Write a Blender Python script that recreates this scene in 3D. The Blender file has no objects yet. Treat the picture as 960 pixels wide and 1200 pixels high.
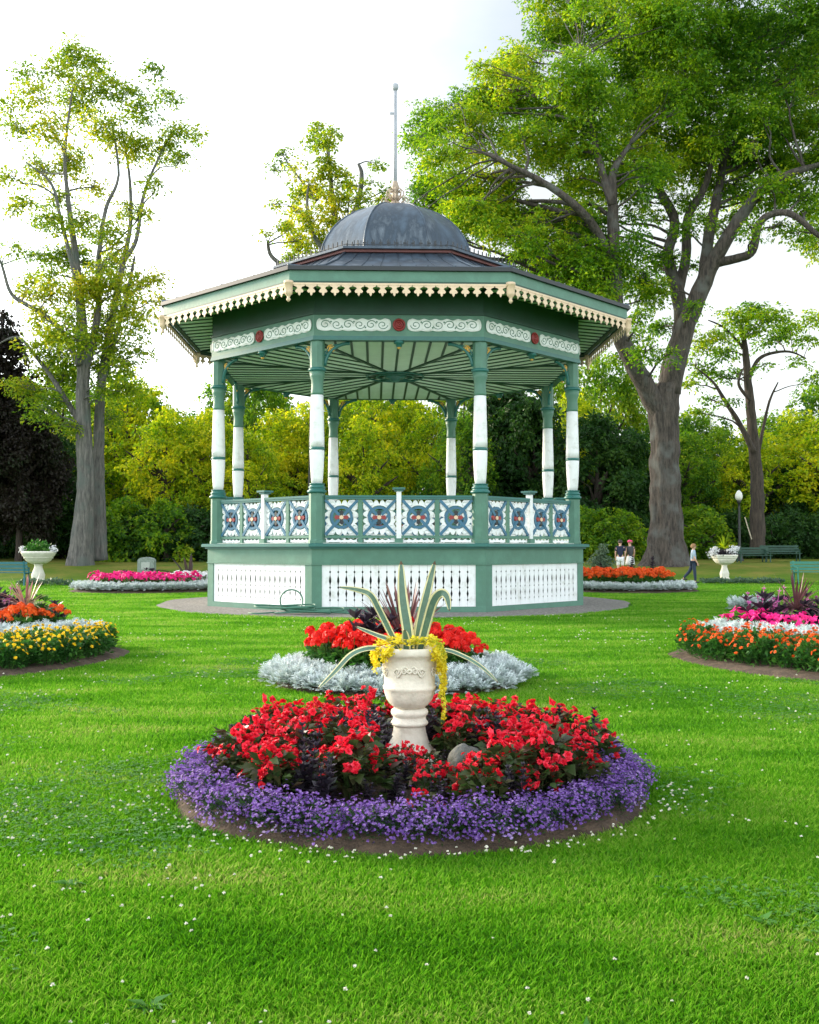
import bpy, math, random
import numpy as np
from mathutils import Vector, Matrix

PI = math.pi
rad = math.radians
random.seed(7)
rng = np.random.default_rng(11)
scene = bpy.context.scene
COL = scene.collection

# ------------------------------------------------------------------ camera
EYE = 1.6
FPX = 1200.0                     # focal length in pixels of the 960 px wide photograph
PITCH = math.atan(43.0 / FPX)
cam_data = bpy.data.cameras.new("camera")
cam_data.sensor_fit = 'HORIZONTAL'
cam_data.sensor_width = 36.0
cam_data.lens = 36.0 * FPX / 960.0
cam_data.clip_start = 0.1
cam_data.clip_end = 3000
cam = bpy.data.objects.new("camera", cam_data)
COL.objects.link(cam)
cam.location = (0, 0, EYE)
cam.rotation_euler = (PI / 2 + PITCH, 0, 0)
scene.camera = cam


def at(x, y, d):
    """world point at distance d (along +Y) seen at pixel x, y of the photograph"""
    r = Vector(((x - 480) / FPX, 0, 0)) + Vector((0, math.cos(PITCH), math.sin(PITCH))) \
        + Vector((0, -math.sin(PITCH), math.cos(PITCH))) * ((600 - y) / FPX)
    return Vector((0, 0, EYE)) + r * (d / r.y)


def gz(x, y):
    """height of the ground: a flat lawn that rises to a gentle bank behind the beds"""
    t = min(max((y - 44) / 12, 0), 1)
    s = t * t * (3 - 2 * t) * 0.8
    return s + 0.02 * min(max(y - 56, 0), 80)


# ------------------------------------------------------------------ materials
def new_mat(name):
    m = bpy.data.materials.new(name)
    m.use_nodes = True
    nt = m.node_tree
    nt.nodes.clear()
    out = nt.nodes.new('ShaderNodeOutputMaterial')
    return m, nt, out


def N(nt, kind, **kw):
    n = nt.nodes.new(kind)
    for k, v in kw.items():
        setattr(n, k, v)
    return n


def ramp(nt, cols, pos=None):
    r = nt.nodes.new('ShaderNodeValToRGB')
    n = len(cols)
    pos = pos or [i / max(n - 1, 1) for i in range(n)]
    els = r.color_ramp.elements
    while len(els) < n:
        els.new(0.5)
    for e, c, p in zip(els, cols, pos):
        e.position = p
        e.color = (c[0], c[1], c[2], 1)
    return r


def paint(name, col, rough=0.55, var=0.18, scale=3.0, metallic=0.0, bump=0.0, bscale=30.0, dirt=None, streak=False):
    """painted or solid surface with uneven colour; dirt = colour that mixes in as blotches"""
    m, nt, out = new_mat(name)
    b = N(nt, 'ShaderNodeBsdfPrincipled')
    b.inputs['Roughness'].default_value = rough
    b.inputs['Metallic'].default_value = metallic
    tc = N(nt, 'ShaderNodeTexCoord')
    mp = N(nt, 'ShaderNodeMapping')
    if streak:
        mp.inputs['Scale'].default_value = (1, 1, 0.15)
    nt.links.new(tc.outputs['Object'], mp.inputs['Vector'])
    nz = N(nt, 'ShaderNodeTexNoise')
    nz.inputs['Scale'].default_value = scale
    nz.inputs['Detail'].default_value = 6
    nz.inputs['Roughness'].default_value = 0.65
    nt.links.new(mp.outputs['Vector'], nz.inputs['Vector'])
    lo = [c * (1 - var) for c in col]
    hi = [min(c * (1 + var), 1) for c in col]
    if dirt:
        r = ramp(nt, [dirt, lo, hi], [0.3, 0.46, 0.75])
    else:
        r = ramp(nt, [lo, hi], [0.3, 0.7])
    nt.links.new(nz.outputs['Fac'], r.inputs['Fac'])
    nt.links.new(r.outputs['Color'], b.inputs['Base Color'])
    if bump:
        n2 = N(nt, 'ShaderNodeTexNoise')
        n2.inputs['Scale'].default_value = bscale
        n2.inputs['Detail'].default_value = 5
        nt.links.new(mp.outputs['Vector'], n2.inputs['Vector'])
        bp = N(nt, 'ShaderNodeBump')
        bp.inputs['Strength'].default_value = bump
        bp.inputs['Distance'].default_value = 0.02
        nt.links.new(n2.outputs['Fac'], bp.inputs['Height'])
        nt.links.new(bp.outputs['Normal'], b.inputs['Normal'])
    nt.links.new(b.outputs['BSDF'], out.inputs['Surface'])
    return m


def leafy(name, cols, trans=0.45, rough=0.5, patch=0.35, tint=1.3, transcol=None, obj_var=0.15, stretch=None):
    """leaf or petal: colour differs from leaf to leaf and in patches, some light passes through"""
    m, nt, out = new_mat(name)
    geo = N(nt, 'ShaderNodeNewGeometry')
    tc = N(nt, 'ShaderNodeTexCoord')
    nz = N(nt, 'ShaderNodeTexNoise')
    nz.inputs['Scale'].default_value = patch
    nz.inputs['Detail'].default_value = 2
    mp = N(nt, 'ShaderNodeMapping')
    if stretch:
        mp.inputs['Scale'].default_value = stretch
        nz.inputs['Detail'].default_value = 5
    nt.links.new(tc.outputs['Object'], mp.inputs['Vector'])
    nt.links.new(mp.outputs['Vector'], nz.inputs['Vector'])
    oi = N(nt, 'ShaderNodeObjectInfo')
    a = N(nt, 'ShaderNodeMath', operation='MULTIPLY_ADD')
    nt.links.new(geo.outputs['Random Per Island'], a.inputs[0])
    a.inputs[1].default_value = 0.55
    s = N(nt, 'ShaderNodeMath', operation='MULTIPLY_ADD')
    nt.links.new(nz.outputs['Fac'], s.inputs[0])
    s.inputs[1].default_value = 1.5
    s.inputs[2].default_value = -0.53
    nt.links.new(s.outputs[0], a.inputs[2])
    o2 = N(nt, 'ShaderNodeMath', operation='MULTIPLY_ADD')
    nt.links.new(oi.outputs['Random'], o2.inputs[0])
    o2.inputs[1].default_value = obj_var
    nt.links.new(a.outputs[0], o2.inputs[2])
    r = ramp(nt, cols)
    nt.links.new(o2.outputs[0], r.inputs['Fac'])
    b = N(nt, 'ShaderNodeBsdfPrincipled')
    b.inputs['Roughness'].default_value = rough
    b.inputs['Specular IOR Level'].default_value = 0.3
    nt.links.new(r.outputs['Color'], b.inputs['Base Color'])
    t = N(nt, 'ShaderNodeBsdfTranslucent')
    mx = N(nt, 'ShaderNodeMix', data_type='RGBA', blend_type='MULTIPLY')
    mx.inputs['Factor'].default_value = 1
    nt.links.new(r.outputs['Color'], mx.inputs['A'])
    tcx = transcol or (tint, tint, tint)
    mx.inputs['B'].default_value = (*tcx, 1)
    nt.links.new(mx.outputs['Result'], t.inputs['Color'])
    ms = N(nt, 'ShaderNodeMixShader')
    ms.inputs['Fac'].default_value = trans
    nt.links.new(b.outputs['BSDF'], ms.inputs[1])
    nt.links.new(t.outputs['BSDF'], ms.inputs[2])
    nt.links.new(ms.outputs['Shader'], out.inputs['Surface'])
    return m


def bark(name, c1, c2, moss=None):
    m, nt, out = new_mat(name)
    b = N(nt, 'ShaderNodeBsdfPrincipled')
    b.inputs['Roughness'].default_value = 0.9
    tc = N(nt, 'ShaderNodeTexCoord')
    mp = N(nt, 'ShaderNodeMapping')
    mp.inputs['Scale'].default_value = (1, 1, 0.16)
    nt.links.new(tc.outputs['Object'], mp.inputs['Vector'])
    nz = N(nt, 'ShaderNodeTexNoise')
    nz.inputs['Scale'].default_value = 9
    nz.inputs['Detail'].default_value = 8
    nz.inputs['Roughness'].default_value = 0.7
    nt.links.new(mp.outputs['Vector'], nz.inputs['Vector'])
    r = ramp(nt, [c1, c2], [0.35, 0.65])
    nt.links.new(nz.outputs['Fac'], r.inputs['Fac'])
    col = r.outputs['Color']
    if moss:
        n3 = N(nt, 'ShaderNodeTexNoise')
        n3.inputs['Scale'].default_value = 1.1
        n3.inputs['Detail'].default_value = 4
        nt.links.new(tc.outputs['Object'], n3.inputs['Vector'])
        r3 = ramp(nt, [(0, 0, 0), (1, 1, 1)], [0.5, 0.68])
        nt.links.new(n3.outputs['Fac'], r3.inputs['Fac'])
        mx = N(nt, 'ShaderNodeMix', data_type='RGBA')
        nt.links.new(r3.outputs['Color'], mx.inputs['Factor'])
        nt.links.new(col, mx.inputs['A'])
        mx.inputs['B'].default_value = (*moss, 1)
        col = mx.outputs['Result']
    nt.links.new(col, b.inputs['Base Color'])
    bp = N(nt, 'ShaderNodeBump')
    bp.inputs['Strength'].default_value = 0.9
    bp.inputs['Distance'].default_value = 0.12
    nt.links.new(nz.outputs['Fac'], bp.inputs['Height'])
    nt.links.new(bp.outputs['Normal'], b.inputs['Normal'])
    nt.links.new(b.outputs['BSDF'], out.inputs['Surface'])
    return m


# ------------------------------------------------------------------ scene helpers
def tag(o, label=None, cat=None, group=None, kind=None):
    if label: o["label"] = label
    if cat: o["category"] = cat
    if group: o["group"] = group
    if kind: o["kind"] = kind
    return o


def empty(name, loc=(0, 0, 0), rz=0.0, label=None, cat=None, group=None):
    o = bpy.data.objects.new(name, None)
    o.empty_display_size = 0.2
    COL.objects.link(o)
    o.location = loc
    o.rotation_euler = (0, 0, rz)
    return tag(o, label, cat, group)


def link_mesh(name, me, parent=None):
    o = bpy.data.objects.new(name, me)
    COL.objects.link(o)
    if parent is not None:
        o.parent = parent
    return o


KIDS = {}


def copy_tree(o, parent=None):
    c = o.copy()
    COL.objects.link(c)
    c.parent = parent
    for ch in list(o.children):
        copy_tree(ch, c)
    return c


class MB:
    """collects shapes and links them as one mesh object"""

    def __init__(self):
        self.v, self.f, self.m, self.s = [], [], [], []

    def add(self, vs, fs, mi=0, smooth=False):
        o = len(self.v)
        self.v.extend([tuple(p) for p in vs])
        for f in fs:
            self.f.append([i + o for i in f])
            self.m.append(mi)
            self.s.append(smooth)
        return self

    def box(self, x0, x1, y0, y1, z0, z1, mi=0, M=None):
        vs = [Vector((x, y, z)) for x in (x0, x1) for y in (y0, y1) for z in (z0, z1)]
        if M is not None:
            vs = [M @ p for p in vs]
        fs = [(0, 1, 3, 2), (4, 6, 7, 5), (0, 4, 5, 1), (2, 3, 7, 6), (0, 2, 6, 4), (1, 5, 7, 3)]
        return self.add(vs, fs, mi)

    def bar(self, a, b, w, t, mi=0, up=(0, 0, 1)):
        """rectangular bar from a to b, w across, t in the direction of up"""
        a, b = Vector(a), Vector(b)
        d = b - a
        L = d.length
        d.normalize()
        s = d.cross(Vector(up))
        if s.length < 1e-5:
            s = d.cross(Vector((0, 1, 0)))
        s.normalize()
        u = s.cross(d)
        M = Matrix((s, d, u)).transposed().to_4x4()
        M.translation = a
        return self.box(-w / 2, w / 2, 0, L, -t / 2, t / 2, mi, M)

    def extrude(self, outline, y0, y1, mi=0, M=None, smooth=False):
        """outline in the x-z plane, given thickness along y"""
        n = len(outline)
        vs = [Vector((x, y0, z)) for x, z in outline] + [Vector((x, y1, z)) for x, z in outline]
        if M is not None:
            vs = [M @ p for p in vs]
        self.add(vs, [list(range(n)), list(range(2 * n - 1, n - 1, -1))], mi)
        self.add(vs, [(i, i + n, (i + 1) % n + n, (i + 1) % n) for i in range(n)], mi, smooth)
        return self

    def lathe(self, prof, segs=24, mi=0, c=(0, 0, 0), rot=0.0, smooth=True, caps=True, sq=1.0):
        cx, cy, cz = c
        vs = []
        for r, z in prof:
            for k in range(segs):
                a = 2 * PI * k / segs + rot
                vs.append((cx + r * math.cos(a), cy + r * math.sin(a) * sq, cz + z))
        fs = []
        for i in range(len(prof) - 1):
            for k in range(segs):
                k2 = (k + 1) % segs
                fs.append((i * segs + k, i * segs + k2, (i + 1) * segs + k2, (i + 1) * segs + k))
        self.add(vs, fs, mi, smooth)
        if caps:
            o = len(self.v) - len(vs)
            self.f.append([o + k for k in range(segs)][::-1]); self.m.append(mi); self.s.append(False)
            e = o + (len(prof) - 1) * segs
            self.f.append([e + k for k in range(segs)]); self.m.append(mi); self.s.append(False)
        return self

    def tube(self, pts, radii, segs=6, mi=0, cap=True, jitter=0.0, flat=None):
        pts = [Vector(p) for p in pts]
        if not hasattr(radii, '__len__'):
            radii = [radii] * len(pts)
        n = len(pts)
        ref = None
        vs = []
        for i in range(n):
            d = (pts[min(i + 1, n - 1)] - pts[max(i - 1, 0)])
            if d.length < 1e-9:
                d = Vector((0, 0, 1))
            d.normalize()
            if ref is None:
                ref = d.orthogonal().normalized()
                if flat is not None:
                    ref = Vector(flat)
            ref = (ref - d * ref.dot(d))
            if ref.length < 1e-6:
                ref = d.orthogonal()
            ref.normalize()
            b = d.cross(ref)
            for k in range(segs):
                a = 2 * PI * k / segs
                r = radii[i] * (1 + jitter * (random.random() - 0.5))
                vs.append(pts[i] + ref * (r * math.cos(a)) + b * (r * math.sin(a)))
        fs = []
        for i in range(n - 1):
            for k in range(segs):
                k2 = (k + 1) % segs
                fs.append((i * segs + k, i * segs + k2, (i + 1) * segs + k2, (i + 1) * segs + k))
        if cap:
            fs.append(tuple(range(segs))[::-1])
            fs.append(tuple((n - 1) * segs + k for k in range(segs)))
        return self.add(vs, fs, mi, True)

    def mesh(self, name, mats):
        me = bpy.data.meshes.new(name)
        me.from_pydata(self.v, [], self.f)
        if not isinstance(mats, (list, tuple)):
            mats = [mats]
        for mt in mats:
            me.materials.append(mt)
        me.polygons.foreach_set('material_index', self.m)
        me.polygons.foreach_set('use_smooth', self.s)
        me.update()
        return me

    def build(self, name, mats, parent=None, bevel=0.0):
        o = link_mesh(name, self.mesh(name, mats), parent)
        if bevel:
            b = o.modifiers.new('edges', 'BEVEL')
            b.width = bevel
            b.segments = 2
            b.limit_method = 'ANGLE'
        return o


def quads_mesh(name, parts, mats, smooth=True):
    """parts: list of (V (n,k,3), material index); each row of V is one k-sided face of its own, or (V, F, mi)"""
    me = bpy.data.meshes.new(name)
    allv, loops, starts, totals, mis = [], [], [], [], []
    vo = lo = 0
    for p in parts:
        if len(p) == 2:
            V, mi = p
            n, k, _ = V.shape
            F = np.arange(n * k).reshape(n, k)
            V = V.reshape(-1, 3)
        else:
            V, F, mi = p
            n, k = F.shape
        allv.append(V)
        loops.append((F + vo).reshape(-1))
        starts.append(lo + np.arange(n) * k)
        totals.append(np.full(n, k))
        mis.append(np.full(n, mi) if np.isscalar(mi) else mi)
        vo += len(V)
        lo += n * k
    V = np.concatenate(allv).astype(np.float32)
    L = np.concatenate(loops).astype(np.int32)
    S = np.concatenate(starts).astype(np.int32)
    T = np.concatenate(totals).astype(np.int32)
    MI = np.concatenate(mis).astype(np.int32)
    me.vertices.add(len(V)); me.vertices.foreach_set('co', V.reshape(-1))
    me.loops.add(len(L)); me.loops.foreach_set('vertex_index', L)
    me.polygons.add(len(S)); me.polygons.foreach_set('loop_start', S); me.polygons.foreach_set('loop_total', T)
    me.polygons.foreach_set('material_index', MI)
    me.polygons.foreach_set('use_smooth', np.full(len(S), smooth))
    for mt in (mats if isinstance(mats, (list, tuple)) else [mats]):
        me.materials.append(mt)
    me.update(calc_edges=True)
    return me


def unit(a):
    return a / np.maximum(np.linalg.norm(a, axis=-1, keepdims=True), 1e-9)


def leaf_quads(P, D, Nn, L, W, fold=0.12, droop=0.15):
    """diamond leaves: P base, D direction, Nn rough normal, L length, W width; returns (n,4,3)"""
    D = unit(D)
    S = unit(np.cross(D, Nn))
    U = np.cross(S, D)
    L = np.broadcast_to(np.asarray(L, float), (len(P),))[:, None]
    W = np.broadcast_to(np.asarray(W, float), (len(P),))[:, None]
    mid = P + D * L * 0.45
    a = mid + S * W * 0.5 + U * W * fold
    b = mid - S * W * 0.5 + U * W * fold
    tip = P + D * L - U * L * droop
    return np.stack([P, a, tip, b], axis=1)


def rand_dirs(n, g=None):
    g = g or rng
    return unit(g.normal(size=(n, 3)))


def rosettes(P, A, rings, g=None, jit=0.25):
    """flowers: P centres (n,3), A axes (n,3); rings = [(count, length, width, lift angle)] -> petals (m,4,3)"""
    g = g or rng
    A = unit(A)
    ref = np.where(np.abs(A[:, 2:3]) < 0.9, np.array([[0, 0, 1.0]]), np.array([[1.0, 0, 0]]))
    X = unit(np.cross(A, ref))
    Y = np.cross(A, X)
    outs = []
    for cnt, L, W, lift in rings:
        n = len(P)
        ang = (np.arange(cnt)[None, :] * (2 * PI / cnt) + g.uniform(0, 6.28, (n, 1)) + g.normal(0, jit, (n, cnt)))
        lf = lift + g.normal(0, jit * 0.6, (n, cnt))
        dirs = (np.cos(ang)[..., None] * X[:, None] + np.sin(ang)[..., None] * Y[:, None]) * np.cos(lf)[..., None] \
            + A[:, None] * np.sin(lf)[..., None]
        nor = A[:, None] * np.cos(lf)[..., None] - (np.cos(ang)[..., None] * X[:, None] + np.sin(ang)[..., None] * Y[:, None]) * np.sin(lf)[..., None]
        PP = np.repeat(P[:, None], cnt, 1) + A[:, None] * 0.0
        sc = g.uniform(0.8, 1.2, n * cnt)
        outs.append(leaf_quads(PP.reshape(-1, 3), dirs.reshape(-1, 3), nor.reshape(-1, 3), L * sc, W * sc, 0.1, 0.05))
    return np.concatenate(outs)
# ------------------------------------------------------------------ bandstand
C22, S22 = math.cos(rad(22.5)), math.sin(rad(22.5))
M_GREEN = paint('sage green paint', (0.082, 0.21, 0.15), 0.5, 0.14, 2.5, bump=0.15, bscale=14, dirt=(0.07, 0.175, 0.12))
M_TEAL = paint('teal green trim paint', (0.018, 0.13, 0.115), 0.4, 0.15, 3)
M_DARK = paint('dark green paint', (0.008, 0.055, 0.034), 0.5, 0.2, 2)
M_WHITE = paint('white paint', (0.80, 0.82, 0.83), 0.45, 0.05, 4, dirt=(0.58, 0.60, 0.57))
M_CREAM = paint('cream paint', (0.70, 0.52, 0.36), 0.5, 0.1, 6)
M_BLUE = paint('blue paint', (0.028, 0.13, 0.22), 0.4, 0.15, 6)
M_RED = paint('brick red paint', (0.27, 0.026, 0.026), 0.45, 0.15, 6)
M_BLACK = paint('black paint', (0.015, 0.02, 0.025), 0.5, 0.1, 6)
M_GOLD = paint('gold paint', (0.62, 0.36, 0.06), 0.4, 0.1, 6)
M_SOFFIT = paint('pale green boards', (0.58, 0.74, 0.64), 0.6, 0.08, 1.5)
M_ROOF = paint('dark tin roof', (0.06, 0.09, 0.125), 0.4, 0.42, 2.6, metallic=0.35, bump=0.3, bscale=5, streak=True, dirt=(0.12, 0.15, 0.18))
M_OXIDE = paint('red oxide paint', (0.13, 0.035, 0.032), 0.55, 0.2, 4)
M_POLE = paint('grey painted pole', (0.34, 0.36, 0.40), 0.4, 0.1, 4)
M_VOID = paint('shade of the hollow under the stage', (0.02, 0.03, 0.025), 0.9, 0.2, 3)

BS = empty('bandstand', (-0.43, 30.5, 0), rad(1.9),
           'octagonal green and white park bandstand with dark dome and flagpole', 'bandstand')
RP, RC, RF, RE = 5.62, 5.34, 5.55, 6.88


def ring_faces(proto):
    for k in range(1, 8):
        c = copy_tree(proto, BS)
        c.rotation_euler = (0, 0, k * PI / 4)


# --- stage: eight green base walls with sawn lattice panels
ap, hw = RP * C22, RP * S22
m = MB()
y0, y1 = -ap, -ap + 0.07
m.box(-hw, hw, y0, y1, 0.0, 0.165)
m.box(-hw, hw, y0 - 0.004, y1, 1.235, 1.625)
m.box(-hw, -1.90, y0, y1, 0.166, 1.234)
m.box(1.90, hw, y0, y1, 0.166, 1.234)
m.box(-hw - 0.01, hw + 0.01, y0 - 0.025, y0 - 0.005, 1.20, 1.232)
bw = m.build('base_wall', M_GREEN, BS)
m = MB()
prof = [(0, .002), (.12, .003), (.155, .022), (.19, .004), (.215, .006), (.30, .027), (.385, .006), (.41, .005), (.445, .024),
        (.48, .006), (.52, .012), (.59, .03), (.66, .022), (.72, .006), (.77, .004), (.805, .026), (.84, .003), (1, .002)]
nb = 19
pw = 3.8 / nb
for i in range(nb):
    cx = -1.9 + pw * (i + .5)
    out = []
    for z, g in prof:
        out.append((cx + pw / 2 - (0.0 if i == nb - 1 else g), 0.168 + z * 1.064))
    for z, g in prof[::-1]:
        out.append((cx - pw / 2 + (0.0 if i == 0 else g), 0.168 + z * 1.064))
    m.extrude(out[::-1], y0 + 0.028, y0 + 0.040)
m.build('lattice_panel', M_WHITE, bw)
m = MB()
m.box(-hw * .95, hw * .95, y1 + 0.22, y1 + 0.25, 0.02, 1.6)  # near-black sheet, its colour stands in for shade inside the stage
m.build('shade_backing', M_VOID, bw)
ring_faces(bw)

m = MB()
R = 5.80
o8 = [(R * math.cos(rad(22.5 + 45 * k)), R * math.sin(rad(22.5 + 45 * k))) for k in range(8)]
m.lathe([(5.70, 1.60), (5.70, 1.635), (5.80, 1.65), (5.80, 1.715), (5.76, 1.73)], 8, rot=rad(22.5), smooth=False)
m.build('deck_ledge', M_TEAL, BS)
M_FLOOR = paint('worn grey deck boards', (0.5, 0.52, 0.47), 0.7, 0.2, 3)
m = MB()
m.lathe([(5.5, 1.70), (5.5, 1.745)], 8, rot=rad(22.5), smooth=False)
m.build('deck_floor', M_FLOOR, BS)

# --- columns at the eight corners (modelled round the first corner, between faces 0 and 1)
va = rad(-90 + 22.5)
cx, cy = RC * math.cos(va), RC * math.sin(va)
m = MB()
m.lathe([(.225, 1.735), (.225, 1.80), (.20, 1.83), (.20, 2.97), (.215, 2.985)], 8, c=(cx, cy, 0), rot=0, smooth=False)
colm = m.build('column', M_GREEN, BS)
m = MB()
m.lathe([(.21, 2.985), (.245, 3.00), (.245, 3.045), (.205, 3.065), (.20, 3.10), (.215, 3.11), (.215, 3.14), (.185, 3.15), (.18, 3.19), (.195, 3.20), (.195, 3.22), (.16, 3.225)], 16, c=(cx, cy, 0))
m.build('column_moulding', M_TEAL, colm)
m = MB()
m.lathe([(.135, 3.22), (.15, 3.35), (.172, 3.7), (.182, 4.0), (.182, 4.06)], 14, c=(cx, cy, 0))
m.lathe([(.182, 4.13), (.182, 4.3), (.172, 4.7), (.162, 5.1), (.155, 5.44)], 14, c=(cx, cy, 0))
m.build('column_shaft', M_WHITE, colm)
m = MB()
m.lathe([(.18, 4.055), (.19, 4.065), (.19, 4.125), (.18, 4.135)], 14, c=(cx, cy, 0))
m.build('column_band', M_TEAL, colm)
m = MB()
m.lathe([(.157, 5.438), (.16, 5.5), (.15, 5.65), (.15, 5.78), (.185, 5.90), (.195, 6.03)], 14, c=(cx, cy, 0))
m.lathe([(.185, 6.115), (.185, 6.792)], 8, c=(cx, cy, 0), rot=0, smooth=False)
m.build('column_capital', M_GREEN, colm)
m = MB()
m.lathe([(.195, 6.025), (.225, 6.045), (.225, 6.10), (.185, 6.12)], 14, c=(cx, cy, 0))
m.build('column_collar', M_TEAL, colm)
for s, fa in ((-1, 0.0), (1, PI / 4)):
    # bracket in the plane of the neighbouring face: u runs along that face away from the column
    u = Vector((s * math.cos(fa), s * math.sin(fa), 0))
    org = Vector((cx, cy, 0))
    m = MB()
    pts, rr = [], []
    for i in range(11):
        t = i / 10 * PI / 2
        pts.append(org + u * (.19 + .62 * (1 - math.cos(t))) + Vector((0, 0, 6.18 + .57 * math.sin(t))))
        rr.append(.045)
    m.tube(pts, rr, 6)
    pts = [org + u * (.19 + .36 * (1 - math.cos(t))) + Vector((0, 0, 6.42 + .30 * math.sin(t))) for t in np.linspace(0, PI / 2, 8)]
    m.tube(pts, .022, 5)
    br = m.build('corner_bracket', M_TEAL, colm)
    m = MB()
    c0 = org + u * .34 + Vector((0, 0, 6.62))
    for r_, t_ in ((.085, .02), (.035, .03)):
        m.tube([c0 + u * r_ * math.cos(a) + Vector((0, 0, r_ * math.sin(a))) for a in np.linspace(0, 2 * PI, 15)], t_, 5, cap=False)
    pts = [c0 + u * (.13 + .06 * i) + Vector((0, 0, .05 + .02 * i)) for i in range(5)]
    m.tube(pts, [.03, .02, .03, .02, .01], 5)
    m.build('bracket_scroll', M_GOLD, br)
ring_faces(colm)

# --- railings
ap, hw = RC * C22, RC * S22
y = -ap
x1 = hw - .2
m = MB()
m.box(-x1, x1, y - .06, y + .06, 2.83, 2.875)
m.box(-x1, x1, y - .075, y + .075, 2.877, 2.93)
rail = m.build('railing', M_TEAL, BS)
m = MB()
m.box(-x1, x1, y - .04, y + .04, 1.865, 1.93)
m.build('bottom_rail', M_GREEN, rail)
half = (x1 - .075) / 2
for s in (-1, 1):
    xm = s * (.075 + half)
    m = MB()
    m.box(xm - .055, xm + .055, y - .045, y + .045, 1.932, 2.828)
    m.box(xm - .055, xm + .055, y - .045, y + .045, 1.745, 1.863)
    m.build('baluster_post', M_GREEN, rail)
m = MB()
m.box(-.06, .06, y - .08, y + .06, 1.86, 3.03, 1)
m.box(-.10, .10, y - .11, y + .10, 1.745, 1.858, 0)
m.box(-.11, .11, y - .11, y + .11, 3.032, 3.075, 2)
m.box(-.155, .155, y - .155, y + .155, 3.077, 3.125, 2)
m.build('newel_post', [M_GREEN, M_WHITE, M_TEAL], rail)


def rail_panel(x0, x1, z0, z1):
    m = MB()
    cx, cz = (x0 + x1) / 2, (z0 + z1) / 2
    w, h = (x1 - x0) / 2, (z1 - z0) / 2
    Q = min(w, h)
    P3 = lambda x, z, dy=0: (cx + x, y + dy, cz + z)
    # white scroll border: a sawn board with a round opening, cut into four lobes with notches
    for k in range(4):
        a0 = k * PI / 2
        ca, sa = math.cos(a0), math.sin(a0)
        L, H = (w, h) if k % 2 == 0 else (h, w)      # board along local x at distance H
        def lob(px, pz):
            return (cx + px * ca - pz * sa, cz + px * sa + pz * ca)
        o = []
        ns = 24
        for i in range(ns + 1):                       # outer scalloped edge
            t = -1 + 2 * i / ns
            px = t * (L - .07)
            nt = min(abs(abs(t) - .42), 1)
            bite = .075 * max(0, 1 - (nt / .10) ** 2) + .11 * max(0, 1 - (abs(t) / .10) ** 2)
            o.append((px, H - .012 - bite))
        inn = []
        for i in range(13):
            t = rad(45) * (1 - 2 * i / 12)
            r = .30
            inn.append((r * math.sin(t), r * math.cos(t)))
        pol = [lob(*p) for p in o + inn]
        m.extrude(pol, y - .012, y + .012, 0)
        # curls standing on the board
        for sgn in (-1, 1):
            ctr = (sgn * L * .52, H - .11)
            pts = []
            for j in range(12):
                a = PI * .2 + j / 11 * 1.5 * PI
                r = .075 - .045 * j / 11
                q = lob(ctr[0] + sgn * r * math.cos(a), ctr[1] + r * math.sin(a))
                pts.append((q[0], y - .02, q[1]))
            m.tube(pts, .016, 4, 0)
    # blue ring and cross
    prev = None
    ro, ri = .285, .215
    nseg = 28
    for i in range(nseg):
        a, b = 2 * PI * i / nseg, 2 * PI * (i + 1) / nseg
        o = [(cx + ri * math.cos(a), cz + ri * math.sin(a)), (cx + ro * math.cos(a), cz + ro * math.sin(a)),
             (cx + ro * math.cos(b), cz + ro * math.sin(b)), (cx + ri * math.cos(b), cz + ri * math.sin(b))]
        m.extrude(o, y - .03, y + .03, 1)
    for s in (-1, 1):
        for e in (-1, 1):
            m.bar(P3(e * .06, s * e * .06), P3(e * (w - .01), s * e * (h - .01)), .072, .085, 1, up=(0, 1, 0))
    # star: four red and four dark points round a pale boss
    for k in range(8):
        a = k * PI / 4
        if k % 2: continue
        r = .185
        o = [(cx + .05 * math.cos(a - .8), cz + .05 * math.sin(a - .8)), (cx + r * math.cos(a - .0), cz + r * math.sin(a)), (cx + .05 * math.cos(a + .8), cz + .05 * math.sin(a + .8))]
        o.insert(1, (cx + .15 * math.cos(a - .38), cz + .15 * math.sin(a - .38)))
        o.insert(3, (cx + .15 * math.cos(a + .38), cz + .15 * math.sin(a + .38)))
        m.extrude(o, y - .04, y + .02, 2 if k % 4 == 0 else 3)
    m.lathe([(.052, -.02), (.052, .02)], 12, 4, c=(0, 0, 0))
    n = 24
    for i in range(len(m.v) - n, len(m.v)):
        vx, vy, vz = m.v[i]
        m.v[i] = (cx + vx, y - .045 + vz * .5, cz + vy)
    # small lace strip below the bottom rail
    return m


for s in (-1, 1):
    xa = .075
    xb = .075 + half - .055
    xc = .075 + half + .055
    for p0, p1 in ((xa, xb), (xc, x1)):
        a, b = (p0, p1) if s > 0 else (-p1, -p0)
        rail_panel(a, b, 1.935, 2.827).build('railing_panel', [M_WHITE, M_BLUE, M_RED, M_BLACK, M_CREAM], rail)
        m = MB()
        n_ = 5
        o = []
        for i in range(21):
            t = i / 20
            o.append((a + .03 + (b - a - .06) * t, 1.855 - .045 * abs(math.sin(t * n_ * PI))))
        o = [(a + .03, 1.765)] + [(b - .03, 1.765)] + o[::-1]
        m.extrude(o, y - .01, y + .01)
        m.build('lace_strip', M_WHITE, rail)
ring_faces(rail)

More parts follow.
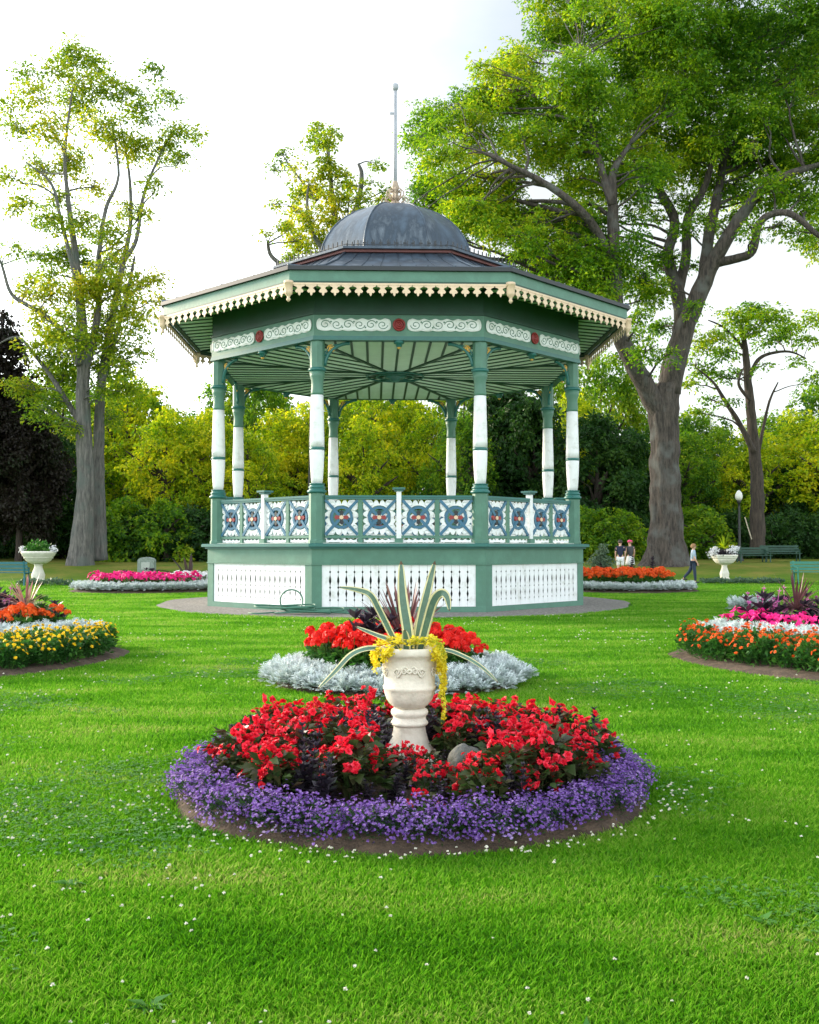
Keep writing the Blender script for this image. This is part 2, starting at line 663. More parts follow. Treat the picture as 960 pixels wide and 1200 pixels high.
# --- frieze: beam with scrollwork, and the dark wall above it
ap, hw = RF * C22, RF * S22
y = -ap
m = MB()
m.box(-hw, hw, y, y + .16, 6.90, 7.43)
fr = m.build('frieze_board', M_GREEN, BS)
m = MB()
m.box(-hw - .012, hw + .012, y - .035, y + .2, 6.79, 6.845)
m.box(-hw - .006, hw + .006, y - .018, y + .18, 6.847, 6.897)
m.build('beam_moulding', M_TEAL, fr)
m = MB()
m.box(-hw, hw, y + .02, y + .14, 7.432, 8.12)  # dark paint, its tone also holds the shade under the eaves
m.box(-hw - .01, hw + .01, y - .03, y + .018, 7.435, 7.48)
m.build('upper_wall', M_DARK, fr)
for s in (-1, 1):
    m = MB()
    a, b = .27, 1.98
    tt = np.linspace(0, 1, 73)
    oo = [(s * (a + (b - a) * t), 7.318 + .018 * math.sin(t * 12 * PI)) for t in tt] + [(s * (b + .06 * math.sin(q)), 7.18 + .138 * math.cos(q)) for q in np.linspace(.3, PI - .3, 7)] + [(s * (a + (b - a) * t), 7.042 - .022 * abs(math.sin(t * 6 * PI))) for t in tt[::-1]] + [(s * (a - .05 * math.sin(q)), 7.18 - .138 * math.cos(q)) for q in np.linspace(.3, PI - .3, 7)]
    m.extrude(oo if s < 0 else oo[::-1], y - .022, y - .002)
    z0, z1 = 7.045, 7.315
    zc = (z0 + z1) / 2
    yy = y - .022
    nn = 6
    st = (b - a) / nn
    for i in range(nn):
        xc = a + st * (i + .5)
        pts = []
        for j in range(22):
            ang = PI * 1.05 + j / 21 * 2.6 * PI
            r = .115 - .088 * j / 21
            pts.append((s * (xc + r * 1.15 * math.cos(ang)), yy, zc + (r * math.sin(ang)) * (1 if i % 2 == 0 else -1)))
        m.tube(pts, .011, 5, 1)
    for i in range(1, nn):
        m.lathe([(.0, -.006), (.022, -.005), (.022, .0)], 8, 1, c=(s * (a + st * i), 0, 0))
        for q in range(len(m.v) - 24, len(m.v)):
            vx, vy, vz = m.v[q]
            m.v[q] = (vx, yy + vz, zc + vy + .07 * (1 if i % 2 else -1))
    top = [(s * (a + (b - a) * t), yy, z1 - .012 + .016 * math.sin(t * nn * 2 * PI)) for t in np.linspace(0.02, .98, 50)]
    m.tube(top, .012, 5)
    bot = [(s * (a + (b - a) * t), yy, z0 + .012 + .016 * math.sin(t * nn * 2 * PI + 1)) for t in np.linspace(0.02, .98, 50)]
    m.tube(bot, .012, 5)
    m.tube([(s * (b + .06 * math.sin(t)), yy, zc + .13 * math.cos(t)) for t in np.linspace(-.3, PI * .9, 12)], .02, 5)
    m.tube([(s * (a - .05 * math.sin(t)), yy, zc + .12 * math.cos(t)) for t in np.linspace(.0, PI, 12)], .02, 5)
    m.build('scroll_ornament', [M_WHITE, M_GREEN], fr)
m = MB()
for r0, t_ in ((.135, .028), (.08, .026), (.03, .03)):
    m.tube([(r0 * math.cos(a), y - .02, 7.18 + r0 * math.sin(a)) for a in np.linspace(0, 2 * PI, 21)], t_, 5, cap=False)
m.extrude([(.15 * math.cos(a), 7.18 + .15 * math.sin(a)) for a in np.linspace(0, 2 * PI, 20, endpoint=False)], y - .012, y - .002)
m.build('rosette', M_RED, fr)
m = MB()
m.lathe([(.0, -.20), (.035, -.19), (.05, -.15)], 8, 1, c=(0, y + .09, 6.79))
m.lathe([(.06, -.15), (.08, -.12), (.08, -.07), (.13, -.06), (.13, -.0)], 8, 0, c=(0, y + .09, 6.788))
m.build('drop_pendant', [M_TEAL, M_GOLD], fr)
ring_faces(fr)

# --- eaves: soffit boards, fascia, cut-out trim
ai, hi_ = 5.40 * C22, 5.40 * S22
ao, ho = (RE - .06) * C22, (RE - .06) * S22
m = MB()
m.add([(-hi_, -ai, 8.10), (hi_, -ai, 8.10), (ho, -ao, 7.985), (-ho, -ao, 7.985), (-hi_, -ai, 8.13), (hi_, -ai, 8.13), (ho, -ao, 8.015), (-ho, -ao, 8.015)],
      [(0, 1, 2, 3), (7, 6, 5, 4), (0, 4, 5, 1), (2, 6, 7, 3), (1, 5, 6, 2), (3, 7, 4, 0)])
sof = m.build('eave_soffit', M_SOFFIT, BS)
m = MB()
def zs(yv): return 8.10 - (abs(yv) - ai) / (ao - ai) * .115
for i in range(-6, 7):
    xx = i * .42
    yi = -ai
    if abs(xx) > hi_:
        yi = -(ai + (abs(xx) - hi_) / (ho - hi_) * (ao - ai))
    m.bar((xx, yi, zs(yi) - .012), (xx, -ao + .03, zs(ao - .03) - .012), .06, .022)
for s in (-1, 1):
    m.bar((s * hi_, -ai, 8.10 - .03), (s * ho, -ao, 7.985 - .03), .10, .055)
m.box(-ho, ho, -ao, -ao + .09, 7.93, 7.98)
m.build('soffit_batten', M_DARK, sof)
ring_faces(sof)

ap, hw = RE * C22, RE * S22
m = MB()
m.box(-hw, hw, -ap, -ap + .05, 7.945, 8.20)
m.box(-hw - .012, hw + .012, -ap - .03, -ap - .002, 7.90, 7.945, 1)
fa = m.build('fascia', [M_GREEN, M_DARK], BS)
m = MB()
m.box(-hw - .03, hw + .03, -ap - .075, -ap + .05, 8.203, 8.30)
m.build('gutter', M_BLACK, fa)
m = MB()
npd = 18
st = 2 * (hw - .1) / npd
zt = 7.90
yy = -ap - .018
m.box(-hw + .02, hw - .02, yy - .03, yy, zt - .05, zt - .003)
for i in range(npd):
    c = -(hw - .1) + st * (i + .5)
    hwid = st / 2
    o = [(-.46, 0), (-.46, -.03), (-.24, -.05), (-.15, -.085), (-.27, -.115), (-.36, -.155), (-.25, -.19), (-.12, -.185), (-.09, -.23), (0, -.265),
         (.09, -.23), (.12, -.185), (.25, -.19), (.36, -.155), (.27, -.115), (.15, -.085), (.24, -.05), (.46, -.03), (.46, 0)]
    m.extrude([(c + px * st, zt - .05 + pz) for px, pz in o], yy - .022, yy - .004)
m.build('cutout_trim', M_CREAM, fa)
m = MB()
m.lathe([(.0, -.46), (.03, -.44), (.055, -.40), (.03, -.36), (.05, -.31), (.09, -.27), (.10, -.22), (.10, -.03), (.115, -.02), (.115, .04)], 10,
        c=(hw, -ap - .02, zt))
m.build('corner_drop', M_CREAM, fa)
ring_faces(fa)

# --- ceiling of eight boarded triangles
ap, hw = 5.42 * C22, 5.42 * S22
ZC = 6.80
m = MB()
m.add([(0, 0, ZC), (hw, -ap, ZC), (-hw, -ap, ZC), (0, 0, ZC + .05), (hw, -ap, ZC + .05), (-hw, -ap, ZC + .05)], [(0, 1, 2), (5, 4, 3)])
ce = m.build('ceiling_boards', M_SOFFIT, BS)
m = MB()
for i in range(-5, 6):
    xx = i * .40
    if abs(xx) > hw - .1: continue
    yin = -max(abs(xx) / (S22 / C22), .35)
    if yin < -ap + .3: continue
    m.bar((xx, yin, ZC - .012), (xx, -ap + .02, ZC - .012), .062, .022)
m.bar((0, 0, ZC - .02), (hw, -ap, ZC - .02), .10, .036)
m.build('ceiling_batten', M_DARK, ce)
ring_faces(ce)
m = MB()
m.lathe([(.05, -.18), (.14, -.15), (.16, -.08), (.30, -.07), (.34, -.03), (.34, -.0)], 16, c=(0, 0, ZC - .03))
for r_ in (.55, .85):
    m.tube([(r_ * math.cos(a), r_ * math.sin(a), ZC - .06) for a in np.linspace(0, 2 * PI, 33)], .03, 5, cap=False)
m.build('ceiling_boss', M_TEAL, BS)

# --- roof
m = MB()
prof = [(6.96, 8.285), (6.93, 8.315), (6.0, 8.50), (5.0, 8.80), (4.2, 9.16), (3.62, 9.52)]
m.lathe(prof, 8, rot=rad(22.5), smooth=False, caps=False)
rf = m.build('roof', M_ROOF, BS)
m = MB()
for k in range(8):
    a = rad(22.5 + 45 * k)
    m.tube([(r * math.cos(a), r * math.sin(a), z + .01) for r, z in prof[1:]], .035, 5)
m.build('hip_roll', M_ROOF, rf)
m = MB()
for k in range(8):
    a0, a1 = rad(22.5 + 45 * k), rad(67.5 + 45 * k)
    for t in np.linspace(0, 1, 9)[1:-1]:
        pts = [(r * (math.cos(a0) * (1 - t) + math.cos(a1) * t), r * (math.sin(a0) * (1 - t) + math.sin(a1) * t), z + .008) for r, z in prof[1:]]
        m.tube(pts, .014, 4)
m.build('standing_seam', M_ROOF, rf)
m = MB()
m.lathe([(3.60, 9.50), (3.70, 9.52), (3.70, 9.585)], 8, 0, rot=rad(22.5), smooth=False, caps=False)
m.lathe([(3.70, 9.586), (3.80, 9.59), (3.80, 9.65), (3.74, 9.665), (2.46, 9.80)], 8, 1, rot=rad(22.5), smooth=False, caps=False)
m.build('roof_cornice', [M_OXIDE, M_ROOF], BS)
m = MB()
dp = [(2.42, 9.78), (2.42, 9.86)] + [(2.40 * math.cos(t), 9.86 + 2.02 * math.sin(t)) for t in np.linspace(.05, PI / 2 - .06, 12)] + [(.06, 11.89)]
# one mesh of eight curved gores
for k in range(8):
    a0, a1 = rad(22.5 + 45 * k), rad(67.5 + 45 * k)
    vs, fs = [], []
    for r, z in dp:
        for a in (a0, a1):
            vs.append((r * math.cos(a), r * math.sin(a), z))
    for i in range(len(dp) - 1):
        fs.append((2 * i, 2 * i + 1, 2 * i + 3, 2 * i + 2))
    m.add(vs, fs, 0, True)
dome = m.build('dome', M_ROOF, BS)
m = MB()
for k in range(8):
    a = rad(22.5 + 45 * k)
    m.tube([(r * math.cos(a), r * math.sin(a), z) for r, z in dp], .028, 5)
m.build('dome_rib', M_ROOF, dome)

# iron cresting
for nm, R_, z_, h_, n_ in (('dome_cresting', 2.62, 9.80, .36, 9), ('roof_cresting', 3.72, 9.66, .16, 16)):
    m = MB()
    a_, w_ = R_ * C22, R_ * S22
    m.box(-w_, w_, -a_ - .01, -a_ + .01, z_ + h_ * .28, z_ + h_ * .36)
    for i in range(n_):
        xx = -w_ + 2 * w_ * (i + .5) / n_
        m.box(xx - .011, xx + .011, -a_ - .014, -a_ + .014, z_ - .02, z_ + h_)
        if nm == 'dome_cresting':
            m.box(xx - .05, xx + .05, -a_ - .012, -a_ + .012, z_ + h_ * .68, z_ + h_ * .78)
    c0 = m.build(nm, M_BLACK, BS)
    ring_faces(c0)
# cream scroll crown and flagpole
m = MB()
m.lathe([(.30, 11.83), (.33, 11.9), (.2, 11.96), (.12, 12.05)], 12)
for k in range(8):
    a = rad(45 * k)
    ca, sa = math.cos(a), math.sin(a)
    pts = []
    for r, z in ((.08, 11.96), (.22, 11.94), (.36, 12.0), (.41, 12.1), (.35, 12.17), (.29, 12.13), (.31, 12.06)):
        pts.append((r * ca, r * sa, z))
    m.tube(pts, .02, 5)
    pts = []
    for r, z in ((.07, 12.05), (.15, 12.14), (.24, 12.25), (.25, 12.36), (.17, 12.43), (.10, 12.38), (.12, 12.32)):
        pts.append((r * ca, r * sa, z))
    m.tube(pts, .02, 5)
m.lathe([(.06, 12.05), (.11, 12.2), (.08, 12.35), (.12, 12.5), (.07, 12.66)], 10)
m.build('scroll_crown', paint('faded cream iron', (.36, .28, .21), .6, .25, 8), BS)
m = MB()
m.tube([(0, 0, 11.85), (0, 0, 13.6), (0, 0, 15.45)], [.062, .058, .05], 10)
m.lathe([(.05, 15.44), (.085, 15.5), (.10, 15.57), (.085, 15.64), (.02, 15.68)], 10)
m.tube([(-.02, -.06, 12.7), (-.02, -.06, 15.3)], .012, 4)
m.box(-.16, -.05, -.02, .02, 14.72, 14.78)
m.build('flagpole', M_POLE, BS)
# ------------------------------------------------------------------ ground, paths, beds
NEAR = (0.01, 6.95, 1.60)
MID = (-0.16, 12.55, 1.52)
RIGHT = (7.12, 14.8, 3.30)
LEFT = (-7.5, 15.0, 3.30)
FARL = (-10.0, 39.4, 3.0)
FARR = (8.15, 39.6, 3.0)
BEDS = [NEAR, MID, RIGHT, LEFT, FARL, FARR]
BX, BY = -0.43, 30.5

m_, nt, out = new_mat('lawn soil and turf')
b = N(nt, 'ShaderNodeBsdfPrincipled')
b.inputs['Roughness'].default_value = 0.95
b.inputs['Specular IOR Level'].default_value = 0.1
tc = N(nt, 'ShaderNodeTexCoord')
n1 = N(nt, 'ShaderNodeTexNoise'); n1.inputs['Scale'].default_value = 0.5; n1.inputs['Detail'].default_value = 8; n1.inputs['Roughness'].default_value = .7
n2 = N(nt, 'ShaderNodeTexNoise'); n2.inputs['Scale'].default_value = 40; n2.inputs['Detail'].default_value = 4
nt.links.new(tc.outputs['Object'], n1.inputs['Vector']); nt.links.new(tc.outputs['Object'], n2.inputs['Vector'])
r1 = ramp(nt, [(.038, .15, .004), (.070, .225, .006), (.108, .26, .010)], [.3, .5, .7])
r2 = ramp(nt, [(.45, .45, .45), (1, 1, 1)], [.35, .65])
nt.links.new(n1.outputs['Fac'], r1.inputs['Fac']); nt.links.new(n2.outputs['Fac'], r2.inputs['Fac'])
mx = N(nt, 'ShaderNodeMix', data_type='RGBA', blend_type='MULTIPLY'); mx.inputs['Factor'].default_value = 1
nt.links.new(r1.outputs['Color'], mx.inputs['A']); nt.links.new(r2.outputs['Color'], mx.inputs['B'])
# drier, olive turf on the bank under the trees
sx = N(nt, 'ShaderNodeSeparateXYZ'); nt.links.new(tc.outputs['Object'], sx.inputs[0])
ad = N(nt, 'ShaderNodeMath', operation='MULTIPLY_ADD'); nt.links.new(n1.outputs['Fac'], ad.inputs[0]); ad.inputs[1].default_value = 7
nt.links.new(sx.outputs['Y'], ad.inputs[2])
mr = N(nt, 'ShaderNodeMapRange'); mr.inputs['From Min'].default_value = 48; mr.inputs['From Max'].default_value = 55
nt.links.new(ad.outputs[0], mr.inputs['Value'])
mx2 = N(nt, 'ShaderNodeMix', data_type='RGBA'); nt.links.new(mr.outputs['Result'], mx2.inputs['Factor'])
nt.links.new(mx.outputs['Result'], mx2.inputs['A'])
r3 = ramp(nt, [(.09, .14, .014), (.18, .165, .035)], [.4, .62]); nt.links.new(n1.outputs['Fac'], r3.inputs['Fac'])
nt.links.new(r3.outputs['Color'], mx2.inputs['B'])
nt.links.new(mx2.outputs['Result'], b.inputs['Base Color'])
bp = N(nt, 'ShaderNodeBump'); bp.inputs['Strength'].default_value = .6; bp.inputs['Distance'].default_value = .04
nt.links.new(n2.outputs['Fac'], bp.inputs['Height']); nt.links.new(bp.outputs['Normal'], b.inputs['Normal'])
nt.links.new(b.outputs['BSDF'], out.inputs['Surface'])
M_LAWN = m_

xs = np.concatenate([np.linspace(-600, -70, 12), np.linspace(-60, 60, 61), np.linspace(70, 600, 12)])
ys = np.concatenate([np.linspace(-80, -4, 6), np.linspace(0, 120, 101), np.linspace(135, 1200, 14)])
V = np.array([(x, yv, gz(x, yv)) for yv in ys for x in xs])
nx = len(xs)
F = np.array([(j * nx + i, j * nx + i + 1, (j + 1) * nx + i + 1, (j + 1) * nx + i) for j in range(len(ys) - 1) for i in range(nx - 1)])
g = link_mesh('lawn', quads_mesh('lawn', [(V, F, 0)], M_LAWN))
tag(g, 'wide mown green lawn around the beds and bandstand', 'lawn', kind='structure')

# gravel apron round the bandstand
M_GRAVEL = paint('grey gravel', (0.27, 0.25, 0.23), 0.95, 0.45, 16, bump=1, bscale=40, dirt=(.13, .12, .11))
m = MB()
vs = []
nn = 64
for k in range(nn):
    a = 2 * PI * k / nn
    r = 6.95 + .12 * math.sin(5 * a) + .08 * math.sin(13 * a + 1)
    vs += [(BX + r * math.cos(a), BY + r * math.sin(a), .006), (BX + r * .98 * math.cos(a), BY + r * .98 * math.sin(a), .03)]
vs.append((BX, BY, .032))
fs = []
for k in range(nn):
    k2 = (k + 1) % nn
    fs.append((2 * k, 2 * k2, 2 * k2 + 1, 2 * k + 1))
    fs.append((2 * k + 1, 2 * k2 + 1, 2 * nn))
m.add(vs, fs)
tag(m.build('gravel_path', M_GRAVEL), 'grey gravel path ringing the bandstand base', 'path', kind='structure')

M_SOIL = paint('brown bed soil', (0.105, 0.07, 0.045), 0.95, 0.4, 9, bump=1.0, bscale=45, dirt=(.05, .034, .022))
MOUND = {}


def mound(bed, x, yv):
    cx, cy, R = bed
    h = MOUND[bed]
    d = math.hypot(x - cx, yv - cy) / R
    base = gz(x, yv)
    if d >= 1: return base
    return base + .035 * min((1 - d) * 12, 1) + h * (1 - d * d) ** 1.0


def soil_bed(bed, h, label):
    MOUND[bed] = h
    cx, cy, R = bed
    nn, nr = 72, 14
    V, F = [], []
    for i in range(nr + 1):
        for k in range(nn):
            a = 2 * PI * k / nn
            rr = R * (i / nr)
            wob = 1 + .012 * math.sin(7 * a) + .01 * math.sin(17 * a + 2)
            x, yv = cx + rr * wob * math.cos(a), cy + rr * wob * math.sin(a)
            z = mound(bed, cx + rr * .9999 * math.cos(a), cy + rr * .9999 * math.sin(a)) + (random.uniform(-.008, .012) if i < nr else -.02)
            V.append((x, yv, z + .006))
    for i in range(nr):
        for k in range(nn):
            k2 = (k + 1) % nn
            F.append((i * nn + k, (i + 1) * nn + k, (i + 1) * nn + k2, i * nn + k2))
    o = link_mesh('soil_bed', quads_mesh('soil_bed', [(np.array(V), np.array(F), 0)], M_SOIL))
    tag(o, label, 'flower bed', kind='structure')


soil_bed(NEAR, .12, 'round bare soil under the nearest flower bed')
soil_bed(MID, .12, 'round soil under the bed of red geraniums before the bandstand')
soil_bed(RIGHT, .08, 'brown soil under the orange zinnia bed')
soil_bed(LEFT, .08, 'brown soil under the yellow zinnia bed')
soil_bed(FARL, .15, 'soil under the far pink bed')
soil_bed(FARR, .15, 'soil under the far orange bed')

# ------------------------------------------------------------------ grass
M_GRASS = leafy('grass blade', [(.026, .125, .003), (.062, .225, .004), (.115, .32, .008), (.21, .375, .035), (.35, .37, .12)], trans=.42, rough=.5, patch=.9, tint=1.5, obj_var=0, stretch=(.55, 1.5, 1))


def grass():
    g = np.random.default_rng(5)
    dmin, dmax = 2.4, 47.0
    nb = 1150000
    # density falls off with distance
    u = g.random(nb)
    e = .32
    d = (dmin ** e + u * (dmax ** e - dmin ** e)) ** (1 / e)
    x = (g.random(nb) * 2 - 1) * (d * .52 + .9)
    yv = d
    ok = np.ones(nb, bool)
    for cx, cy, R in BEDS:
        ok &= np.hypot(x - cx, yv - cy) > R * (1 + .012 * np.sin(7 * np.arctan2(yv - cy, x - cx))) - .03
    ok &= np.hypot(x - BX, yv - BY) > 6.9
    x, yv, d = x[ok], yv[ok], d[ok]
    n = len(x)
    t = np.clip((yv - 44) / 12, 0, 1)
    z = t * t * (3 - 2 * t) * .8
    patch = .5 + .5 * np.sin(x * 1.7 + np.sin(yv * 1.3) * 2) * np.sin(yv * 1.9 + np.cos(x * 1.1) * 2)
    h = (.017 + .022 * g.random(n) + .008 * patch) * (1 + .12 * np.minimum(d / 10, 2))
    w = (.0022 + .0021 * g.random(n)) * (1 + d / 6)
    az = g.uniform(0, 2 * PI, n)
    lean = g.uniform(.1, .7, n)
    P = np.stack([x, yv, z - .004], 1)
    side = np.stack([np.cos(az), np.sin(az), np.zeros(n)], 1)
    dirn = np.stack([-np.sin(az) * lean, np.cos(az) * lean, np.ones(n)], 1)
    mid = P + dirn * (h * .55)[:, None]
    tip = P + np.stack([dirn[:, 0] * 1.5, dirn[:, 1] * 1.5, np.ones(n) * .92], 1) * h[:, None]
    ww = w[:, None] * .5
    V = np.stack([P - side * ww, P + side * ww, mid + side * ww * .8, tip, mid - side * ww * .8], 1)
    o = link_mesh('grass', quads_mesh('grass', [(V, 0)], M_GRASS, smooth=False))
    tag(o, 'short green grass blades covering the lawn', 'grass', kind='stuff')


grass()

# clover blossoms sprinkled over the grass
M_CLOVER = paint('white clover', (.72, .70, .60), .8, .15, 40)


def clover():
    g = np.random.default_rng(8)
    cent = []
    while len(cent) < 900:
        d = (2.6 ** .6 + g.random() * (24 ** .6 - 2.6 ** .6)) ** (1 / .6)
        x = (g.random() * 2 - 1) * d * .48
        if math.sin(x * 1.1 + 1) * math.sin(d * .9 + x * .4) < g.uniform(-.7, .8): continue
        if any(math.hypot(x - c[0], d - c[1]) < c[2] + .03 for c in BEDS) or math.hypot(x - BX, d - BY) < 7: continue
        cent.append((x, d, g.uniform(.045, .075)))
    # more of them along the front edge of the near bed
    for i in range(150):
        a = g.uniform(-PI * .95, -.05)
        r = NEAR[2] + abs(g.normal(0, .16)) + .04
        cent.append((NEAR[0] + r * math.cos(a), NEAR[1] + r * math.sin(a), g.uniform(.04, .07)))
    C = np.array(cent)
    n = len(C)
    k = 14
    D = rand_dirs(n * k, g)
    D[:, 2] = np.abs(D[:, 2]) * .9 + .1 - .3 * g.random(n * k)
    P = np.repeat(C, k, 0)
    sc = np.repeat(g.uniform(.4, .72, n), k) * (1 + P[:, 1] / 16)
    V = leaf_quads(P, D, rand_dirs(n * k, g), .0125 * sc, .009 * sc)
    o = link_mesh('clover_blossom', quads_mesh('clover_blossom', [(V, 0)], M_CLOVER, smooth=False))
    tag(o, 'tiny white clover blossoms scattered in the lawn', 'clover', kind='stuff')


clover()

# low clover and plantain leaves growing through the turf in patches
M_WEED = leafy('clover leaf', [(.03, .13, .02), (.06, .20, .03), (.10, .26, .05), (.16, .30, .07)], trans=.35, rough=.5, patch=1.5, obj_var=0)


def weeds():
    g = np.random.default_rng(9)
    n = 90000
    d = (2.5 ** .5 + g.random(n) * (16 ** .5 - 2.5 ** .5)) ** 2
    x = (g.random(n) * 2 - 1) * (d * .5 + .6)
    f = np.sin(x * 1.1 + 1 + np.sin(d * 1.7)) * np.sin(d * .9 + x * .4) + .5 * np.sin(x * 3.1 + d) * np.sin(d * 2.7)
    ok = f > g.uniform(.15, .9, n)
    for cx, cy, R in BEDS:
        ok &= np.hypot(x - cx, d - cy) > R + .02
    x, d = x[ok], d[ok]
    n = len(x)
    P = np.repeat(np.stack([x, d, g.uniform(.012, .034, n)], 1), 3, 0)
    a = np.repeat(g.uniform(0, 6.28, n), 3) + np.tile([0, 2.09, 4.19], n)
    D = np.stack([np.cos(a), np.sin(a), g.uniform(-.1, .35, 3 * n)], 1)
    s = np.repeat(g.uniform(.7, 1.2, n), 3) * (1 + P[:, 1] / 14)
    parts = [(leaf_quads(P, D, np.array([[0, 0, 1.0]]) + g.normal(0, .2, (3 * n, 3)), .013 * s, .012 * s), 0)]
    for cx, cy in ((.62, 3.32), (.68, 3.30), (.57, 3.36), (-.9, 3.6), (1.5, 4.4), (-1.6, 4.9)):
        k = 8
        a = np.arange(k) * 2.4 + g.uniform(0, 6)
        D = np.stack([np.cos(a), np.sin(a), g.uniform(.2, .9, k)], 1)
        parts.append((leaf_quads(np.repeat([[cx, cy, .01]], k, 0), D, np.array([[0, 0, 1.0]]) + g.normal(0, .2, (k, 3)), g.uniform(.06, .10, k), .03, droop=.3), 0))
    tag(link_mesh('ground_cover', quads_mesh('ground_cover', parts, M_WEED)), 'small clover and plantain leaves in patches of the lawn', 'weeds', kind='stuff')


weeds()
# ------------------------------------------------------------------ bedding plants
M_BRONZE = leafy('bronze begonia leaf', [(.03, .022, .014), (.045, .05, .018), (.035, .08, .018), (.09, .035, .028)], .25, .4, 3)
M_LEAF = leafy('bedding leaf', [(.012, .06, .012), (.025, .11, .016), (.05, .17, .025), (.09, .22, .03)], .35, .45, 3)
M_SILVER = leafy('silver felted leaf', [(.40, .50, .46), (.55, .64, .62), (.70, .77, .77), (.8, .85, .86)], .15, .8, 3, tint=1.0)
M_REDP = leafy('scarlet petal', [(.40, .004, .014), (.62, .006, .024), (.80, .012, .04), (.85, .07, .13)], .3, .5, 3, transcol=(1.2, .9, .9))
M_GERP = leafy('geranium petal', [(.60, .006, .004), (.75, .010, .006), (.85, .02, .012), (.85, .05, .03)], .3, .5, 3, transcol=(1.2, .9, .9))
M_PURP = leafy('lobelia petal', [(.10, .035, .24), (.165, .065, .35), (.25, .13, .44), (.44, .34, .58)], .3, .6, 3)
M_LOBL = leafy('lobelia leaf', [(.016, .05, .014), (.03, .085, .02), (.05, .12, .03)], .3, .5, 3)
M_YEL = leafy('yellow petal', [(.80, .42, .004), (.86, .58, .006), (.9, .70, .012), (.85, .34, .01)], .25, .5, 3)
M_ORG = leafy('orange petal', [(.60, .05, .006), (.78, .10, .008), (.85, .16, .010), (.72, .06, .02)], .25, .5, 3)
M_PINK = leafy('magenta petal', [(.55, .004, .12), (.75, .008, .22), (.82, .03, .30), (.75, .01, .14)], .3, .5, 3)
M_LILAC = leafy('lilac pink petal', [(.5, .10, .38), (.65, .16, .50), (.75, .30, .60)], .3, .5, 3)
M_INK = leafy('purple black leaf', [(.010, .010, .016), (.026, .022, .034), (.05, .034, .055), (.045, .06, .045)], .15, .35, 3)
M_SPIKE = leafy('cordyline leaf', [(.06, .025, .032), (.11, .045, .055), (.20, .10, .10), (.30, .18, .15)], .2, .4, 3)
M_PALESPIKE = leafy('pale cordyline leaf', [(.16, .07, .07), (.32, .16, .15), (.45, .28, .22), (.4, .36, .2)], .2, .4, 3)
M_WPET = leafy('white petal', [(.6, .62, .7), (.75, .76, .8), (.8, .8, .8)], .3, .6, 3)


def dome_leaves(g, n, R, H, L, W, base=.0, upright=.3):
    """leaves filling a dome-shaped plant"""
    a = g.uniform(0, 2 * PI, n)
    q = np.sqrt(g.random(n))
    zz = g.random(n) ** .7
    rr = R * q * np.sqrt(np.maximum(1 - (zz * .9) ** 2, .05))
    P = np.stack([rr * np.cos(a), rr * np.sin(a), base + H * zz * .85], 1)
    D = np.stack([np.cos(a), np.sin(a), upright + g.normal(0, .35, n)], 1) + g.normal(0, .35, (n, 3))
    Nn = np.array([[0, 0, 1.0]]) + g.normal(0, .35, (n, 3))
    s = g.uniform(.7, 1.25, n)
    return leaf_quads(P, D, Nn, L * s, W * s)


def stems(g, pts, r, base=(0, 0, 0)):
    m = MB()
    for p in pts:
        p = Vector(p)
        b0 = Vector((p.x * .35, p.y * .35, 0)) + Vector(base)
        mid = (b0 + p) / 2 + Vector((p.x * .08, p.y * .08, .01))
        m.tube([b0, mid, p], [r, r * .9, r * .7], 4, cap=False)
    V = np.array([list(v) for v in m.v])
    return V, np.array(m.f)


def top_points(g, n, R, H, low=.35, minsep=.5):
    out = []
    tries = 0
    while len(out) < n and tries < 400:
        tries += 1
        a = g.uniform(0, 2 * PI)
        q = math.sqrt(g.random())
        z = H * (low + (1 - low) * math.sqrt(max(0, 1 - q * q)) * g.uniform(.85, 1.05))
        p = np.array([R * q * math.cos(a), R * q * math.sin(a), z])
        if all(np.linalg.norm(p - o) > R * minsep for o in out):
            out.append(p)
    return out


PROTO = {}


def finish(root, name, key):
    PROTO.setdefault(key, []).append(root)


def mk(name):
    return empty(name, (0, 0, -50))


def proto_begonia(seed):
    g = np.random.default_rng(seed)
    r = mk('begonia_plant')
    lv = dome_leaves(g, 120, .18, .29, .078, .056, .02)
    SV, SF = stems(g, [(g.normal(0, .08), g.normal(0, .08), .2) for _ in range(7)], .005)
    link_mesh('leaves', quads_mesh('leaves', [(lv, 0), (SV, SF, 0)], M_BRONZE), r)
    for p in top_points(g, 6, .155, .33, .40, .42):
        k = int(g.integers(6, 10))
        C = p + g.normal(0, .026, (k, 3))
        A = np.array(p) * np.array([1, 1, .2]) / .15 + np.array([0, 0, .5]) + g.normal(0, .5, (k, 3))
        pet = rosettes(C, A, [(6, .025, .024, .1), (5, .019, .020, .6), (4, .011, .014, 1.1)], g)
        link_mesh('flower_cluster', quads_mesh('flower_cluster', [(pet, 0)], M_REDP), r)
    finish(r, 'begonia_plant', 'begonia')


